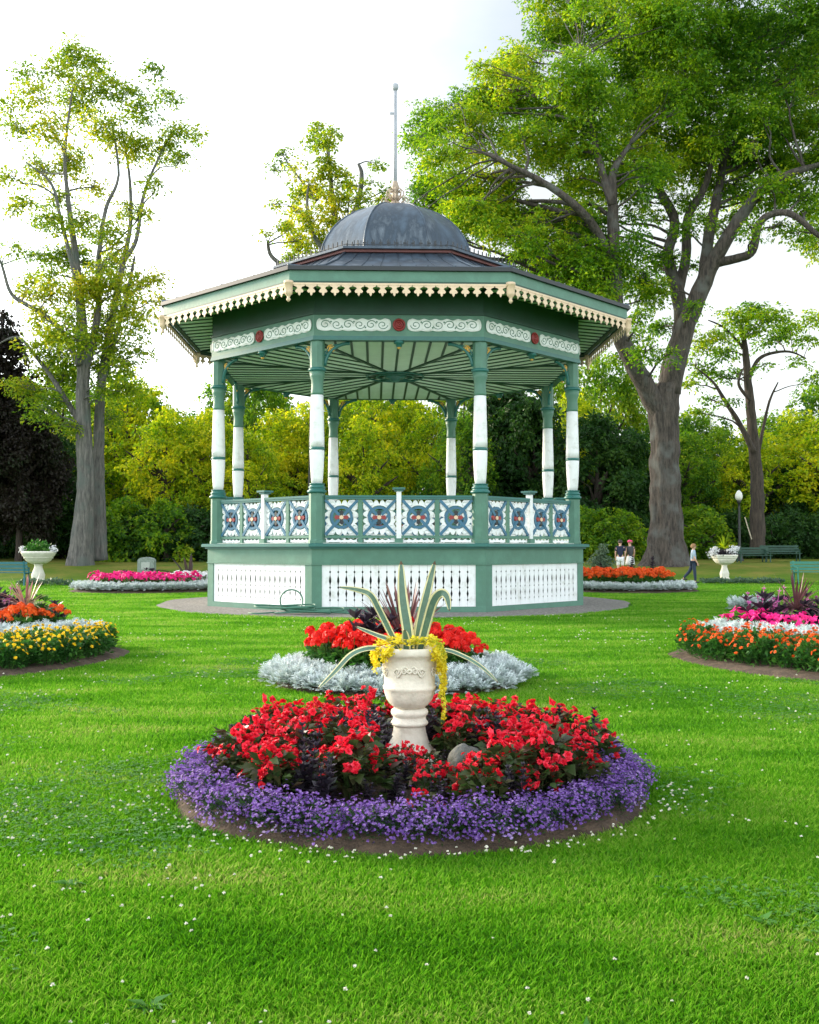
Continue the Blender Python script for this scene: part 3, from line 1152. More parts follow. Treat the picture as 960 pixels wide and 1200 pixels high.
def proto_lobelia(seed):
    g = np.random.default_rng(seed)
    r = mk('lobelia_plant')
    lv = dome_leaves(g, 330, .13, .18, .035, .009, .0, .8)
    link_mesh('leaves', quads_mesh('leaves', [(lv, 0)], M_LOBL), r)
    n = 250
    a = g.uniform(0, 2 * PI, n)
    el = np.arcsin(g.uniform(.0, 1, n))
    k = g.uniform(.85, 1.12, n)
    C = np.stack([.135 * np.cos(el) * np.cos(a) * k, .135 * np.cos(el) * np.sin(a) * k, .03 + .18 * np.sin(el) * k], 1)
    # flowers in little tufts
    C = C[(np.arange(n) * 7) % 60] + g.normal(0, .017, (n, 3))
    A = C * np.array([1, 1, .6]) * 6 + g.normal(0, .4, (n, 3))
    pet = rosettes(C, A, [(5, .0105, .0105, .25)], g)
    tag(link_mesh('blossom_cover', quads_mesh('blossom_cover', [(pet, 0)], M_PURP), r), kind='stuff')
    finish(r, 'lobelia_plant', 'lobelia')


def proto_silver(seed):
    g = np.random.default_rng(seed)
    o_parts = []
    n = 95
    a = g.uniform(0, 2 * PI, n)
    el = g.uniform(-.05, 1.35, n)
    D = np.stack([np.cos(el) * np.cos(a), np.cos(el) * np.sin(a), np.sin(el)], 1)
    P = D * .03 + np.stack([.06 * np.cos(a) * g.random(n), .06 * np.sin(a) * g.random(n), .03 + .07 * g.random(n)], 1)
    L = g.uniform(.06, .115, n)
    Nn = np.array([[0, 0, 1.0]]) + g.normal(0, .3, (n, 3))
    o_parts.append((leaf_quads(P, D, Nn, L, .016), 0))
    # side lobes of each lacy leaf
    S = unit(np.cross(D, Nn))
    for t in (.35, .55, .75):
        for s in (-1, 1):
            q = P + D * (L * t)[:, None]
            o_parts.append((leaf_quads(q, D * .75 + S * s * .8, Nn, L * (.45 - .2 * abs(t - .5)), .014), 0))
    r = link_mesh('dusty_miller', quads_mesh('dusty_miller', o_parts, M_SILVER))
    r.location = (0, 0, -50)
    finish(r, 'dusty_miller', 'silver')


def proto_zinnia(seed, mat, key, name):
    g = np.random.default_rng(seed)
    r = mk(name)
    lv = dome_leaves(g, 300, .20, .38, .085, .036, .0, .45)
    tops = top_points(g, 17, .215, .44, .30, .22)
    SV, SF = stems(g, tops, .004)
    link_mesh('leaves', quads_mesh('leaves', [(lv, 0), (SV, SF, 0)], M_LEAF), r)
    for p in tops:
        A = np.array([[p[0] * 3.4, p[1] * 3.4, .45]]) + g.normal(0, .15, (1, 3))
        pet = rosettes(np.array([p]), A, [(11, .031, .016, .12), (9, .023, .013, .45), (6, .013, .010, .95)], g, .12)
        link_mesh('flower_head', quads_mesh('flower_head', [(pet, 0)], mat), r)
    finish(r, name, key)


def proto_geranium(seed, mat, key):
    g = np.random.default_rng(seed)
    r = mk('geranium_plant')
    lv = dome_leaves(g, 130, .20, .27, .075, .085, .0, .2)
    tops = top_points(g, 7, .20, .44, .55, .4)
    SV, SF = stems(g, tops, .005)
    link_mesh('leaves', quads_mesh('leaves', [(lv, 0), (SV, SF, 0)], M_LEAF), r)
    for p in tops:
        k = 26
        dd = rand_dirs(k, g); dd[:, 2] = np.abs(dd[:, 2]) - .25 * g.random(k)
        C = np.array(p) + dd * .052
        pet = rosettes(C, dd, [(5, .026, .024, .2)], g)
        link_mesh('flower_head', quads_mesh('flower_head', [(pet, 0)], mat), r)
    finish(r, 'geranium_plant', key)


def proto_petunia(seed):
    g = np.random.default_rng(seed)
    r = mk('petunia_plant')
    lv = dome_leaves(g, 120, .18, .24, .06, .035, .0, .3)
    link_mesh('leaves', quads_mesh('leaves', [(lv, 0)], M_LEAF), r)
    for p in top_points(g, 14, .19, .33, .35, .28):
        A = np.array([[p[0] * 3.5, p[1] * 3.5, .5]]) + g.normal(0, .25, (1, 3))
        pet = rosettes(np.array([p]), A, [(5, .05, .052, .3), (5, .035, .04, .5)], g, .1)
        link_mesh('flower_head', quads_mesh('flower_head', [(pet, 0)], M_PINK), r)
    finish(r, 'petunia_plant', 'petunia')


def spire(name, key, seed, h, leafmat, L, W, ns, nodes, spread=.05):
    """upright leafy stems with whorls of leaves"""
    g = np.random.default_rng(seed)
    parts = []
    m = MB()
    for i in range(ns):
        a = g.uniform(0, 2 * PI)
        r0 = 0 if ns == 1 else spread * g.uniform(.4, 1.4)
        hh = h * g.uniform(.7, 1.08)
        b0 = Vector((r0 * math.cos(a), r0 * math.sin(a), 0))
        tip = b0 + Vector((r0 * .8 * math.cos(a) + g.normal(0, .015), r0 * .8 * math.sin(a) + g.normal(0, .015), hh))
        m.tube([b0, (b0 + tip) / 2, tip], [.006, .005, .003], 4, cap=False)
        for j in range(nodes):
            t = (j + .6) / nodes
            c = np.array(b0.lerp(tip, t))
            k = 5
            an = np.arange(k) * 2 * PI / k + j * 2.4 + g.normal(0, .2, k)
            D = np.stack([np.cos(an), np.sin(an), g.normal(.45 + .7 * t, .2, k)], 1)
            s = (1.15 - .75 * t)
            parts.append((leaf_quads(np.repeat(c[None], k, 0), D, np.array([[0, 0, 1.0]]) + g.normal(0, .25, (k, 3)), L * s, W * s), 0))
    V = np.array([list(v) for v in m.v]); Fq = np.array(m.f)
    r = link_mesh(name, quads_mesh(name, parts + [(V, Fq, 0)], leafmat))
    r.location = (0, 0, -50)
    finish(r, name, key)


def blades(name, seed, n, L, W, mat, el0=.15, el1=1.45, droop=.5, seg=6):
    """rosette of strap leaves that arch over"""
    g = np.random.default_rng(seed)
    parts = []
    for i in range(n):
        a = g.uniform(0, 2 * PI)
        el = g.uniform(el0, el1)
        l = L * g.uniform(.75, 1.1)
        hx = np.array([math.cos(a), math.sin(a), 0.0])
        sd = np.array([-math.sin(a), math.cos(a), 0.0])
        pts, ws = [], []
        p = np.array([0, 0, .02]) + hx * .015
        e = el
        for k in range(seg + 1):
            t = k / seg
            pts.append(p.copy())
            ws.append(W * (.55 + .9 * t) * (1 - t) ** .55 * 1.15 if k < seg else .0008)
            p = p + (hx * math.cos(e) + np.array([0, 0, math.sin(e)])) * (l / seg)
            e -= droop * (1.0 + .9 * t) * (1.35 - el) / seg * 1.6
        VV, FF = [], []
        for q, w in zip(pts, ws):
            VV += [q - sd * w, q - np.array([0, 0, w * .35]), q + sd * w]
        for k in range(seg):
            o = k * 3
            FF += [(o, o + 1, o + 4, o + 3), (o + 1, o + 2, o + 5, o + 4)]
        parts.append((np.array(VV), np.array(FF), 0))
    o = link_mesh(name, quads_mesh(name, parts, mat))
    return o


def place(key, x, y, z, s=1.0, label=None, cat=None, group=None, sz=None):
    pr = random.choice(PROTO[key])
    if pr.get('used') is None:
        pr['used'] = 1
        o = pr
    else:
        o = copy_tree(pr)
    o.location = (x, y, z)
    o.rotation_euler = (random.uniform(-.08, .08), random.uniform(-.08, .08), random.uniform(0, 2 * PI))
    zz = s * (sz or random.uniform(.9, 1.1))
    o.scale = (s, s, zz)
    return tag(o, label, cat, group)


for s in range(5): proto_begonia(100 + s)
for s in range(5): proto_lobelia(120 + s)
for s in range(4): proto_silver(140 + s)
for s in range(4): proto_zinnia(160 + s, M_YEL, 'yellow', 'zinnia_plant')
for s in range(4): proto_zinnia(170 + s, M_ORG, 'orange', 'zinnia_plant')
for s in range(4): proto_geranium(180 + s, M_GERP, 'geranium')
for s in range(3): proto_geranium(190 + s, M_ORG, 'orange_geranium')
for s in range(3): proto_petunia(200 + s)
for s in range(3): spire('perilla_plant', 'perilla', 220 + s, .36, M_INK, .10, .055, 4, 7, .06)
for s in range(2): spire('dark_spire_plant', 'darkspire', 230 + s, .50, M_INK, .13, .055, 1, 14, .06)
for s in range(3): spire('canna_plant', 'canna', 240 + s, .62, M_INK, .30, .12, 3, 4, .09)
for s in range(2): spire('pink_flower_plant', 'lilac', 250 + s, .60, M_LILAC, .09, .05, 4, 5, .09)


def hexfill(x0, x1, y0, y1, sp, jit):
    out = []
    j = 0
    yv = y0
    while yv <= y1:
        x = x0 + (sp / 2 if j % 2 else 0)
        while x <= x1:
            out.append((x + random.uniform(-jit, jit), yv + random.uniform(-jit, jit)))
            x += sp
        yv += sp * .87
        j += 1
    return out


def ring(bed, r, n, jit=.03, a0=0.0, a1=2 * PI):
    cx, cy, _ = bed
    out = []
    for i in range(n):
        a = a0 + (a1 - a0) * (i + .5) / n
        rr = r + random.uniform(-jit, jit)
        out.append((cx + rr * math.cos(a) + random.uniform(-jit, jit) * .4, cy + rr * math.sin(a)))
    return out


# ---- the nearest bed
for rr, n in ((1.455, 52), (1.34, 46)):
    for x, yv in ring(NEAR, rr, n, .04):
        place('lobelia', x, yv, mound(NEAR, x, yv), random.uniform(.85, 1.12),
              'low purple lobelia clump in the rim of the nearest round bed', 'lobelia', 'purple lobelia edging the nearest bed', random.uniform(.68, .9))
STONE = (0.37, 6.55)
URN = (0.0, 6.95)
cand = hexfill(NEAR[0] - 1.26, NEAR[0] + 1.26, NEAR[1] - 1.26, NEAR[1] + 1.26, .22, .04)
for x, yv in cand:
    dx, dy = x - NEAR[0], yv - NEAR[1]
    d = math.hypot(dx, dy)
    if d > 1.25 or d < .25: continue
    if math.hypot(x - STONE[0], yv - STONE[1]) < .16: continue
    dark = (d < .62 and dy < .3) and random.random() < .85 or random.random() < .16
    low = (abs(x) < .26 and dy < 0) or (abs(x - STONE[0] * yv / STONE[1]) < .17 and STONE[1] - .55 < yv < STONE[1])
    if low: dark = random.random() < .5
    z = mound(NEAR, x, yv)
    if dark:
        place('perilla', x, yv, z, random.uniform(.42, .52) if low else random.uniform(.72, 1.05), 'purple-black leafy plant between the red begonias of the nearest bed', 'dark plant', 'dark foliage plants in the nearest bed')
    else:
        place('begonia', x, yv, z, random.uniform(.55, .7) if low else random.uniform(.82, 1.2), 'red begonia with bronze leaves in the nearest bed around the urn', 'begonia', 'red begonias in the nearest bed')
for (px, yy, d, lb) in ((345, 828, 7.35, 'tall dark leafy spire at the left of the nearest bed'), (432, 828, 7.2, 'tall dark leafy spire just left of the white urn'),
                    (287, 842, 7.2, 'short dark leafy spire by the left end of the red begonias'), (655, 830, 7.4, 'dark leafy spire at the back right of the nearest bed'),
                    (697, 832, 7.35, 'thin dark spire at the far right of the nearest bed'), (590, 840, 7.5, 'dark spire behind the red begonias right of the urn')):
    p = at(px, yy, d)
    z = mound(NEAR, p.x, p.y)
    o = place('darkspire', p.x, p.y, z, 1.0, lb, 'dark plant', 'dark spires in the nearest bed')
    s = (p.z - z) / .50
    o.scale = (s, s, s); o.rotation_euler = (0, 0, random.uniform(0, 6))

# ---- the middle bed
for rr, n in ((1.50, 44), (1.40, 42), (1.24, 36), (1.09, 30)):
    for x, yv in ring(MID, rr, n, .04):
        place('silver', x, yv, mound(MID, x, yv), random.uniform(.95, 1.2),
              'silver dusty miller in the rim of the bed before the bandstand', 'dusty miller', 'silver edging of the middle bed')
for x, yv in hexfill(MID[0] - 1.1, MID[0] + 1.1, MID[1] - 1.1, MID[1] + 1.1, .27, .05):
    d = math.hypot(x - MID[0], yv - MID[1])
    if d > 1.0 or d < .16: continue
    place('geranium', x, yv, mound(MID, x, yv), random.uniform(1.0, 1.2), 'red geranium in the bed between the urn and the bandstand', 'geranium', 'red geraniums of the middle bed')
o = blades('cordyline', 301, 80, .80, .024, M_SPIKE, .45, 1.5, .30)
p = at(474, 730, 12.5)
o.location = (p.x, 12.5, .42)
tag(o, 'spiky purple-brown cordyline standing behind the white urn, in the red geranium bed', 'cordyline')
for px, lb in ((433, 'dark canna left of the spiky cordyline in the geranium bed'), (447, 'dark canna in front of the spiky cordyline in the geranium bed')):
    o = place('canna', (px - 480) / FPX * 12.2, 12.2, .12, 1.25, lb, 'canna', 'dark cannas of the middle bed')


# ---- the two side beds
def side_bed(bed, key, name, flip, back):
    cx, cy, R = bed
    s = -1 if flip else 1
    side = 'left' if flip else 'right'
    col = 'yellow' if flip else 'orange'
    for x, yv in hexfill(cx - R, cx + R, cy - R, cy + R, .34, .06):
        d = math.hypot(x - cx, yv - cy)
        if d > R - .30: continue
        if abs(x) > .40 * yv + 1.3: continue
        z = mound(bed, x, yv)
        u = math.hypot(x - (cx - s * .10), yv - (cy + 1.25))       # rings of the planting, set towards the back
        v = math.hypot(x - (cx - s * .12), yv - (cy + 1.9))
        if u > 2.45 and yv < cy + 1.5:
            place(key, x, yv, z, random.uniform(.85, 1.08), col + ' zinnia plant in the front of the ' + side + '-hand flower bed', 'zinnia', col + ' zinnias of the side bed')
    for x, yv in hexfill(cx - R, cx + R, cy - R, cy + R + 1, .26, .05):
        if abs(x) > .40 * yv + .8 or math.hypot(x - cx, yv - cy) > R - .1: continue
        u = math.hypot(x - (cx - s * .10), yv - (cy + 1.25))
        v = math.hypot(x - (cx - s * .12), yv - (cy + 1.9))
        if u < 2.4 and v > 1.75 and yv < cy + 2:
            place('silver', x, yv, mound(bed, x, yv) + .15, random.uniform(1.0, 1.3), 'silver dusty miller behind the ' + col + ' zinnias', 'dusty miller', 'silver band behind the ' + col + ' zinnias')
    for x, yv in hexfill(cx - R, cx + R, cy - R, cy + R + 1.2, .36, .06):
        if abs(x) > .40 * yv + .8: continue
        v = math.hypot(x - (cx - s * .12), yv - (cy + 1.9))
        if 1.05 < v < 1.8 and yv < cy + 2.3:
            z = mound(bed, x, yv) + .14
            if back == 'petunia':
                place('petunia', x, yv, z, random.uniform(1.0, 1.2), 'magenta petunia behind the silver band of the ' + side + '-hand bed', 'petunia', 'magenta petunias of the side bed')
            elif random.random() < .8:
                place('orange_geranium', x, yv, z, random.uniform(.9, 1.1), 'orange-red geranium behind the silver band of the ' + side + '-hand bed', 'geranium', 'orange-red geraniums of the side bed')


side_bed(RIGHT, 'orange', 'zinnia_plant', False, 'petunia')
side_bed(LEFT, 'yellow', 'zinnia_plant', True, 'geranium')


def stand(key, px, d, h_top_y, lb, cat, grp=None, ph=.6):
    """a plant at distance d whose top reaches pixel row h_top_y"""
    p = at(px, h_top_y, d)
    z0 = gz(p.x, d) + .12
    o = place(key, p.x, d, z0, 1.0, lb, cat, grp)
    s = max((p.z - z0) / ph, .3)
    o.scale = (s, s, s)
    return o


for i, px in enumerate((888, 899, 910, 940, 953, 968)):
    stand('canna', px, 16.6 + (i % 2) * .5, 684 + (i % 3) * 3, 'dark purple canna behind the magenta petunias', 'canna', 'dark cannas of the right-hand bed', .75)
for i, px in enumerate((889, 898, 912, 920, 942, 957)):
    stand('lilac', px, 17.2 - (i % 2) * .5, 686 + (i % 3) * 3, 'lilac-pink flower among the dark cannas by the magenta petunias', 'pink flower', 'lilac-pink flowers of the right-hand bed', .62)
o = blades('cordyline', 302, 60, .62, .019, M_SPIKE, .05, 1.45, .5)
p = at(933, 716, 16.7); o.location = p
tag(o, 'spiky pink-brown cordyline above the magenta petunias at right', 'cordyline')
for i, px in enumerate((3, 8, 14, 20, 54, 60, 66)):
    stand('canna', px, 17.0 + (i % 2) * .5, (676, 690, 674, 688, 700, 692, 705)[i], 'dark canna behind the orange-red geraniums at left', 'canna', 'dark cannas of the left-hand bed', .75)
for i, px in enumerate((2, 9, 16, 6)):
    stand('lilac', px, 17.1, 684 + (i % 3) * 3, 'pink flower beside the pale cordyline at left', 'pink flower', 'pink flowers of the left-hand bed', .62)
o = blades('cordyline', 303, 60, .58, .020, M_PALESPIKE, -.1, 1.4, .6)
p = at(31, 716, 16.6); o.location = p
tag(o, 'spiky pale pink cordyline above the orange-red geraniums at left', 'cordyline')
o = stand('canna', 46, 16.6, 688, 'single broad green leafed canna right of the pale cordyline at left', 'canna', None, .75)
o.data = o.data.copy(); o.data.materials[0] = M_LEAF


# ---- the two far beds beside the bandstand
FAR_SILVER = []
def far_bed(bed, key, lb, cat, grp, lb2, grp2):
    cx, cy, R = bed
    for x, yv in ring(bed, R - .35, 52, .05, -PI * 1.02, .02 * PI) + ring(bed, R - .75, 44, .05, -PI * 1.0, .0):
        FAR_SILVER.append((x, yv, mound(bed, x, yv) + .0, random.uniform(1.3, 1.6), random.uniform(0, 6.28)))
    for x, yv in hexfill(cx - R, cx + R, cy - R, cy + R, .42, .07):
        d = math.hypot(x - cx, yv - cy)
        if d > R - 1.0 or yv > cy + .2: continue
        place(key, x, yv, mound(bed, x, yv) + .06, random.uniform(1.4, 1.7) * (.95 if key == 'petunia' else .85), lb, cat, grp)


far_bed(FARL, 'petunia', 'magenta petunia in the distant bed left of the bandstand', 'petunia', 'magenta petunias left of the bandstand',
        'silver dusty miller edging the distant magenta bed', 'silver edging of the distant magenta bed')
far_bed(FARR, 'orange_geranium', 'orange geranium in the distant bed right of the bandstand', 'geranium', 'orange geraniums right of the bandstand',
        'silver dusty miller edging the distant orange bed', 'silver edging of the distant orange bed')
for i, px in enumerate((137, 146, 152, 160, 172, 180, 190)):
    stand('canna', px, 39.4 + (i % 2) * .6, (667, 662, 664, 666, 659, 662, 668)[i], 'dark canna above the distant magenta petunias', 'canna', 'dark cannas of the distant magenta bed', .75)
for i, px in enumerate((718, 727, 733, 738, 762, 768, 775)):
    stand('canna', px, 39.4 + (i % 2) * .6, (670, 666, 668, 666, 668, 671, 672)[i], 'dark canna above the distant orange geraniums', 'canna', 'dark cannas of the distant orange bed', .75)
for i, (px, py) in enumerate(((705, 660), (712, 662), (740, 652), (765, 648))):
    stand('darkspire', px, 40.4, py, 'brown upright plant at the back of the distant orange bed', 'tall plant', 'brown upright plants of the distant orange bed', .52)
M_BROWNLEAF = leafy('brown banana leaf', [(.03, .03, .02), (.06, .035, .03), (.05, .07, .03)], .3, .4, 1)
o = blades('banana_plant', 310, 14, 1.6, .10, M_BROWNLEAF, .5, 1.3, .7)
p = at(222, 668, 43.5); o.location = (p.x, 43.5, gz(0, 43.5) + .1)
tag(o, 'bronze banana plant with big drooping leaves beside the bandstand', 'banana plant')
vs_ = []
for i, (x, yv, z, sc, a) in enumerate(FAR_SILVER):
    me = PROTO['silver'][i % len(PROTO['silver'])].data
    co = np.zeros(len(me.vertices) * 3, np.float32); me.vertices.foreach_get('co', co)
    co = co.reshape(-1, 3) * sc
    vs_.append(np.stack([co[:, 0] * math.cos(a) - co[:, 1] * math.sin(a) + x, co[:, 0] * math.sin(a) + co[:, 1] * math.cos(a) + yv, co[:, 2] + z], 1).reshape(-1, 4, 3))
tag(link_mesh('dusty_miller', quads_mesh('dusty_miller', [(np.concatenate(vs_), 0)], M_SILVER)), 'silver dusty miller edging the two distant beds beside the bandstand', 'dusty miller', kind='stuff')
# white flowers at the back of the magenta bed
for s in range(2):
    g = np.random.default_rng(330 + s)
    r = mk('white_petunia')
    lv = dome_leaves(g, 90, .2, .24, .07, .04)
    link_mesh('leaves', quads_mesh('leaves', [(lv, 0)], M_LEAF), r)
    C = np.array(top_points(g, 22, .21, .3, .3, .2))
    pet = rosettes(C, C * np.array([3, 3, 1.5]), [(5, .05, .05, .3)], g)
    tag(link_mesh('blossom_cover', quads_mesh('blossom_cover', [(pet, 0)], M_WPET), r), kind='stuff')
    finish(r, 'white_petunia', 'white')
for i in range(16):
    px = 205 + i * 2.3
    p = at(px, 686, 41.5)
    place('white', p.x + random.uniform(-.1, .1), 41.3 + (i % 3) * .4, .2, 1.5, 'white petunia between the magenta bed and the bandstand', 'petunia', 'white petunias by the bandstand')
for i in range(10):
    p = at(866 + i * 4.5, 705, 26.5)
    place('silver', p.x, 26.5 + (i % 2) * .4, 0.0, 1.8, 'silver plant in the little patch beyond the magenta petunias', 'dusty miller', 'silver patch at right')
# ------------------------------------------------------------------ trees
M_ELM = leafy('elm leaf', [(.020, .085, .005), (.050, .15, .007), (.105, .235, .009), (.21, .34, .012), (.42, .44, .02)], .55, .5, .16, tint=1.55, transcol=(1.9, 1.7, .9), obj_var=0)
M_ELM2 = leafy('pale elm leaf', [(.045, .12, .008), (.09, .19, .010), (.19, .29, .012), (.36, .39, .02), (.52, .44, .03)], .5, .5, .16, transcol=(1.9, 1.7, .9), obj_var=0)
M_YGREEN = leafy('yellow green leaf', [(.03, .10, .005), (.08, .20, .006), (.22, .34, .008), (.42, .48, .014), (.58, .54, .02)], .55, .55, .3, transcol=(1.9, 1.7, .8))
M_MIDGREEN = leafy('mid green leaf', [(.016, .065, .007), (.04, .125, .009), (.09, .21, .010), (.19, .31, .012), (.34, .40, .02)], .52, .55, .3, transcol=(1.8, 1.7, .9))
M_DEEP = leafy('deep green leaf', [(.007, .032, .008), (.014, .055, .010), (.028, .09, .012), (.07, .15, .014)], .4, .5, .3)
M_COPPER = leafy('copper beech leaf', [(.006, .010, .006), (.016, .010, .008), (.022, .018, .010), (.02, .035, .012)], .35, .45, .3)
M_BARK1 = bark('weathered grey bark', (.05, .052, .05), (.19, .18, .165), moss=(.10, .12, .11))
M_BARK2 = bark('brown elm bark', (.020, .017, .015), (.105, .085, .072), moss=(.105, .108, .10))
M_BARK3 = bark('dark bark', (.02, .016, .013), (.085, .065, .05))


def spray_crown(g, clumps, n_per_m2, leaf_L, leaf_W, leaves_per, spray_r, flat=.75):
    """leaf sprays spread through ellipsoid clumps; clumps = [(centre, rx, rz)]"""
    out = []
    for c, r, rzz in clumps:
        ns = max(3, int(n_per_m2 * r * r * 4))
        dd = rand_dirs(ns, g)
        q = g.random(ns) ** .45
        C = np.array(c) + dd * q[:, None] * np.array([r, r, rzz])
        C += g.normal(0, r * .10, (ns, 3))
        o = unit(dd + np.array([0, 0, .1]))
        nrm = unit(np.array([[0, 0, 1.0]]) * flat + o * (1 - flat) + g.normal(0, .28, (ns, 3)))
        k = leaves_per
        sr = spray_r * g.uniform(.55, 1.25, ns)
        X = unit(np.cross(nrm, rand_dirs(ns, g)))
        Y = np.cross(nrm, X)
        a = g.uniform(0, 2 * PI, (ns, k))
        rr = np.sqrt(g.random((ns, k))) * sr[:, None]
        el = g.uniform(.45, 1, ns)[:, None]
        lx, ly = rr * np.cos(a), rr * np.sin(a) * el
        P = C[:, None] + X[:, None] * lx[..., None] + Y[:, None] * ly[..., None] + nrm[:, None] * (g.normal(0, .10, (ns, k)) * sr[:, None])[..., None]
        P[..., 2] -= .28 * rr * rr / sr[:, None]
        D = X[:, None] * np.cos(a)[..., None] + Y[:, None] * np.sin(a)[..., None] + g.normal(0, .5, (ns, k, 3)) + np.array([0, 0, -.25])
        Nn = nrm[:, None] + g.normal(0, .45, (ns, k, 3))
        s = g.uniform(.65, 1.3, ns * k)
        out.append(leaf_quads(P.reshape(-1, 3), D.reshape(-1, 3), Nn.reshape(-1, 3), leaf_L * s, leaf_W * s))
    return np.concatenate(out)


def smooth_line(pts, rs, sub=4, wob=0.0):
    """Catmull-Rom through points"""
    pts = [Vector(p) for p in pts]
    P, Rr = [], []
    n = len(pts)
    for i in range(n - 1):
        p0, p1, p2, p3 = pts[max(i - 1, 0)], pts[i], pts[i + 1], pts[min(i + 2, n - 1)]
        for j in range(sub):
            t = j / sub
            q = 0.5 * ((2 * p1) + (p2 - p0) * t + (2 * p0 - 5 * p1 + 4 * p2 - p3) * t * t + (3 * p1 - p0 - 3 * p2 + p3) * t ** 3)
            if wob and (i or j):
                q = q + Vector((random.gauss(0, wob), random.gauss(0, wob), random.gauss(0, wob)))
            P.append(q)
            Rr.append(rs[i] + (rs[i + 1] - rs[i]) * t)
    P.append(pts[-1]); Rr.append(rs[-1])
    return P, Rr


def tree(name, label, cat, base, limbs, clumps, leafmat, barkmat, seed, n_per=4.0, leaf=(.22, .13), k=34, sr=.75, twigs=5, flat=.75, group=None, root_flare=0.0, bw=.09, shade_skip=0.0):
    """limbs = [(points, radii)] in world space; clumps = [(centre, r, rz)] in world space"""
    g = np.random.default_rng(seed)
    random.seed(seed)
    base = Vector(base)
    root = empty(name, base, 0, label, cat, group)
    m = MB()
    nodes = []
    for li, (pts, rs) in enumerate(limbs):
        P, Rr = smooth_line([Vector(p) - base for p in pts], rs, 5, 0.0)
        for i in range(1, len(P) - 1):
            P[i] = P[i] + Vector((random.gauss(0, 1), random.gauss(0, 1), 0)) * Rr[i] * .035
        segs = 18 if rs[0] > .4 else 9
        if li == 0 and root_flare:
            # buttressed foot
            vs, fs = [], []
            SEG = 36
            for i, p in enumerate(P):
                h = max(p.z, 0)
                for q in range(SEG):
                    a = 2 * PI * q / SEG
                    fl = 1 + root_flare * math.exp(-h / .9) * (.55 + .45 * math.cos(5 * a + 1) + .25 * math.cos(3 * a + 2.2)) + .07 * math.cos(7 * a + h * .4) + .04 * math.cos(11 * a - h * .7)
                    vs.append((p.x + Rr[i] * fl * math.cos(a), p.y + Rr[i] * fl * math.sin(a), p.z))
            for i in range(len(P) - 1):
                for q in range(SEG):
                    q2 = (q + 1) % SEG
                    fs.append((i * SEG + q, i * SEG + q2, (i + 1) * SEG + q2, (i + 1) * SEG + q))
            m.add(vs, fs, 0, True)
        else:
            m.tube(P, Rr, segs, jitter=.12)
        if len(P) > 3:
            for p, r in list(zip(P, Rr))[len(P) // 3 if li == 0 else 1:]:
                nodes.append((p, r))
    cl = []
    for c, r, rz in clumps:
        c = Vector(c) - base
        cl.append((c, r, rz))
        # branch from the nearest limb, preferring points below the clump
        best = min(nodes, key=lambda q: (q[0] - c).length + 1.2 * max(q[0].z - c.z + .3 * (q[0] - c).length, 0))
        p, pr = best
        L = (c - p).length
        r0 = min(pr * .6, bw * .55 + bw * .10 * L)
        mid1 = p.lerp(c, .35) + Vector((random.gauss(0, .05), random.gauss(0, .05), random.gauss(.03, .04))) * L
        mid2 = p.lerp(c, .7) + Vector((random.gauss(0, .06), random.gauss(0, .06), random.gauss(.02, .04))) * L
        P, Rr = smooth_line([p, mid1, mid2, c], [r0, r0 * .75, r0 * .5, r0 * .3], 3, L * .006)
        m.tube(P, Rr, 6)
        for _ in range(twigs):
            d = Vector(rand_dirs(1, g)[0])
            d.z = abs(d.z) * .8 + .0
            e = c + Vector((d.x * r, d.y * r, d.z * rz)) * random.uniform(.7, 1.05)
            s = P[random.randrange(len(P) // 2, len(P))]
            mm = s.lerp(e, .5) + Vector((random.gauss(0, .1), random.gauss(0, .1), random.gauss(.05, .1))) * r
            m.tube([s, mm, e], [r0 * .4, r0 * .26, .012], 4, cap=False)
    m.build('trunk', barkmat, root)
    V = spray_crown(g, cl, n_per, leaf[0], leaf[1], k, sr, flat)
    link_mesh('crown', quads_mesh('crown', [(V, 0)], leafmat, smooth=False), root)
    return root


def pl(pts, d, offs=None):
    """pixel polyline -> world points near distance d"""
    offs = offs or [0] * len(pts)
    return [at(x, y, d + o) for (x, y), o in zip(pts, offs)]


def px_clumps(lst, d, g, spread, zs=.8):
    out = []
    for c in lst:
        x, y, r = c[:3]
        dd = d + (c[3] if len(c) > 3 else g.uniform(-spread, spread))
        R = r / FPX * dd
        out.append((at(x, y, dd), R, R * zs))
    return out


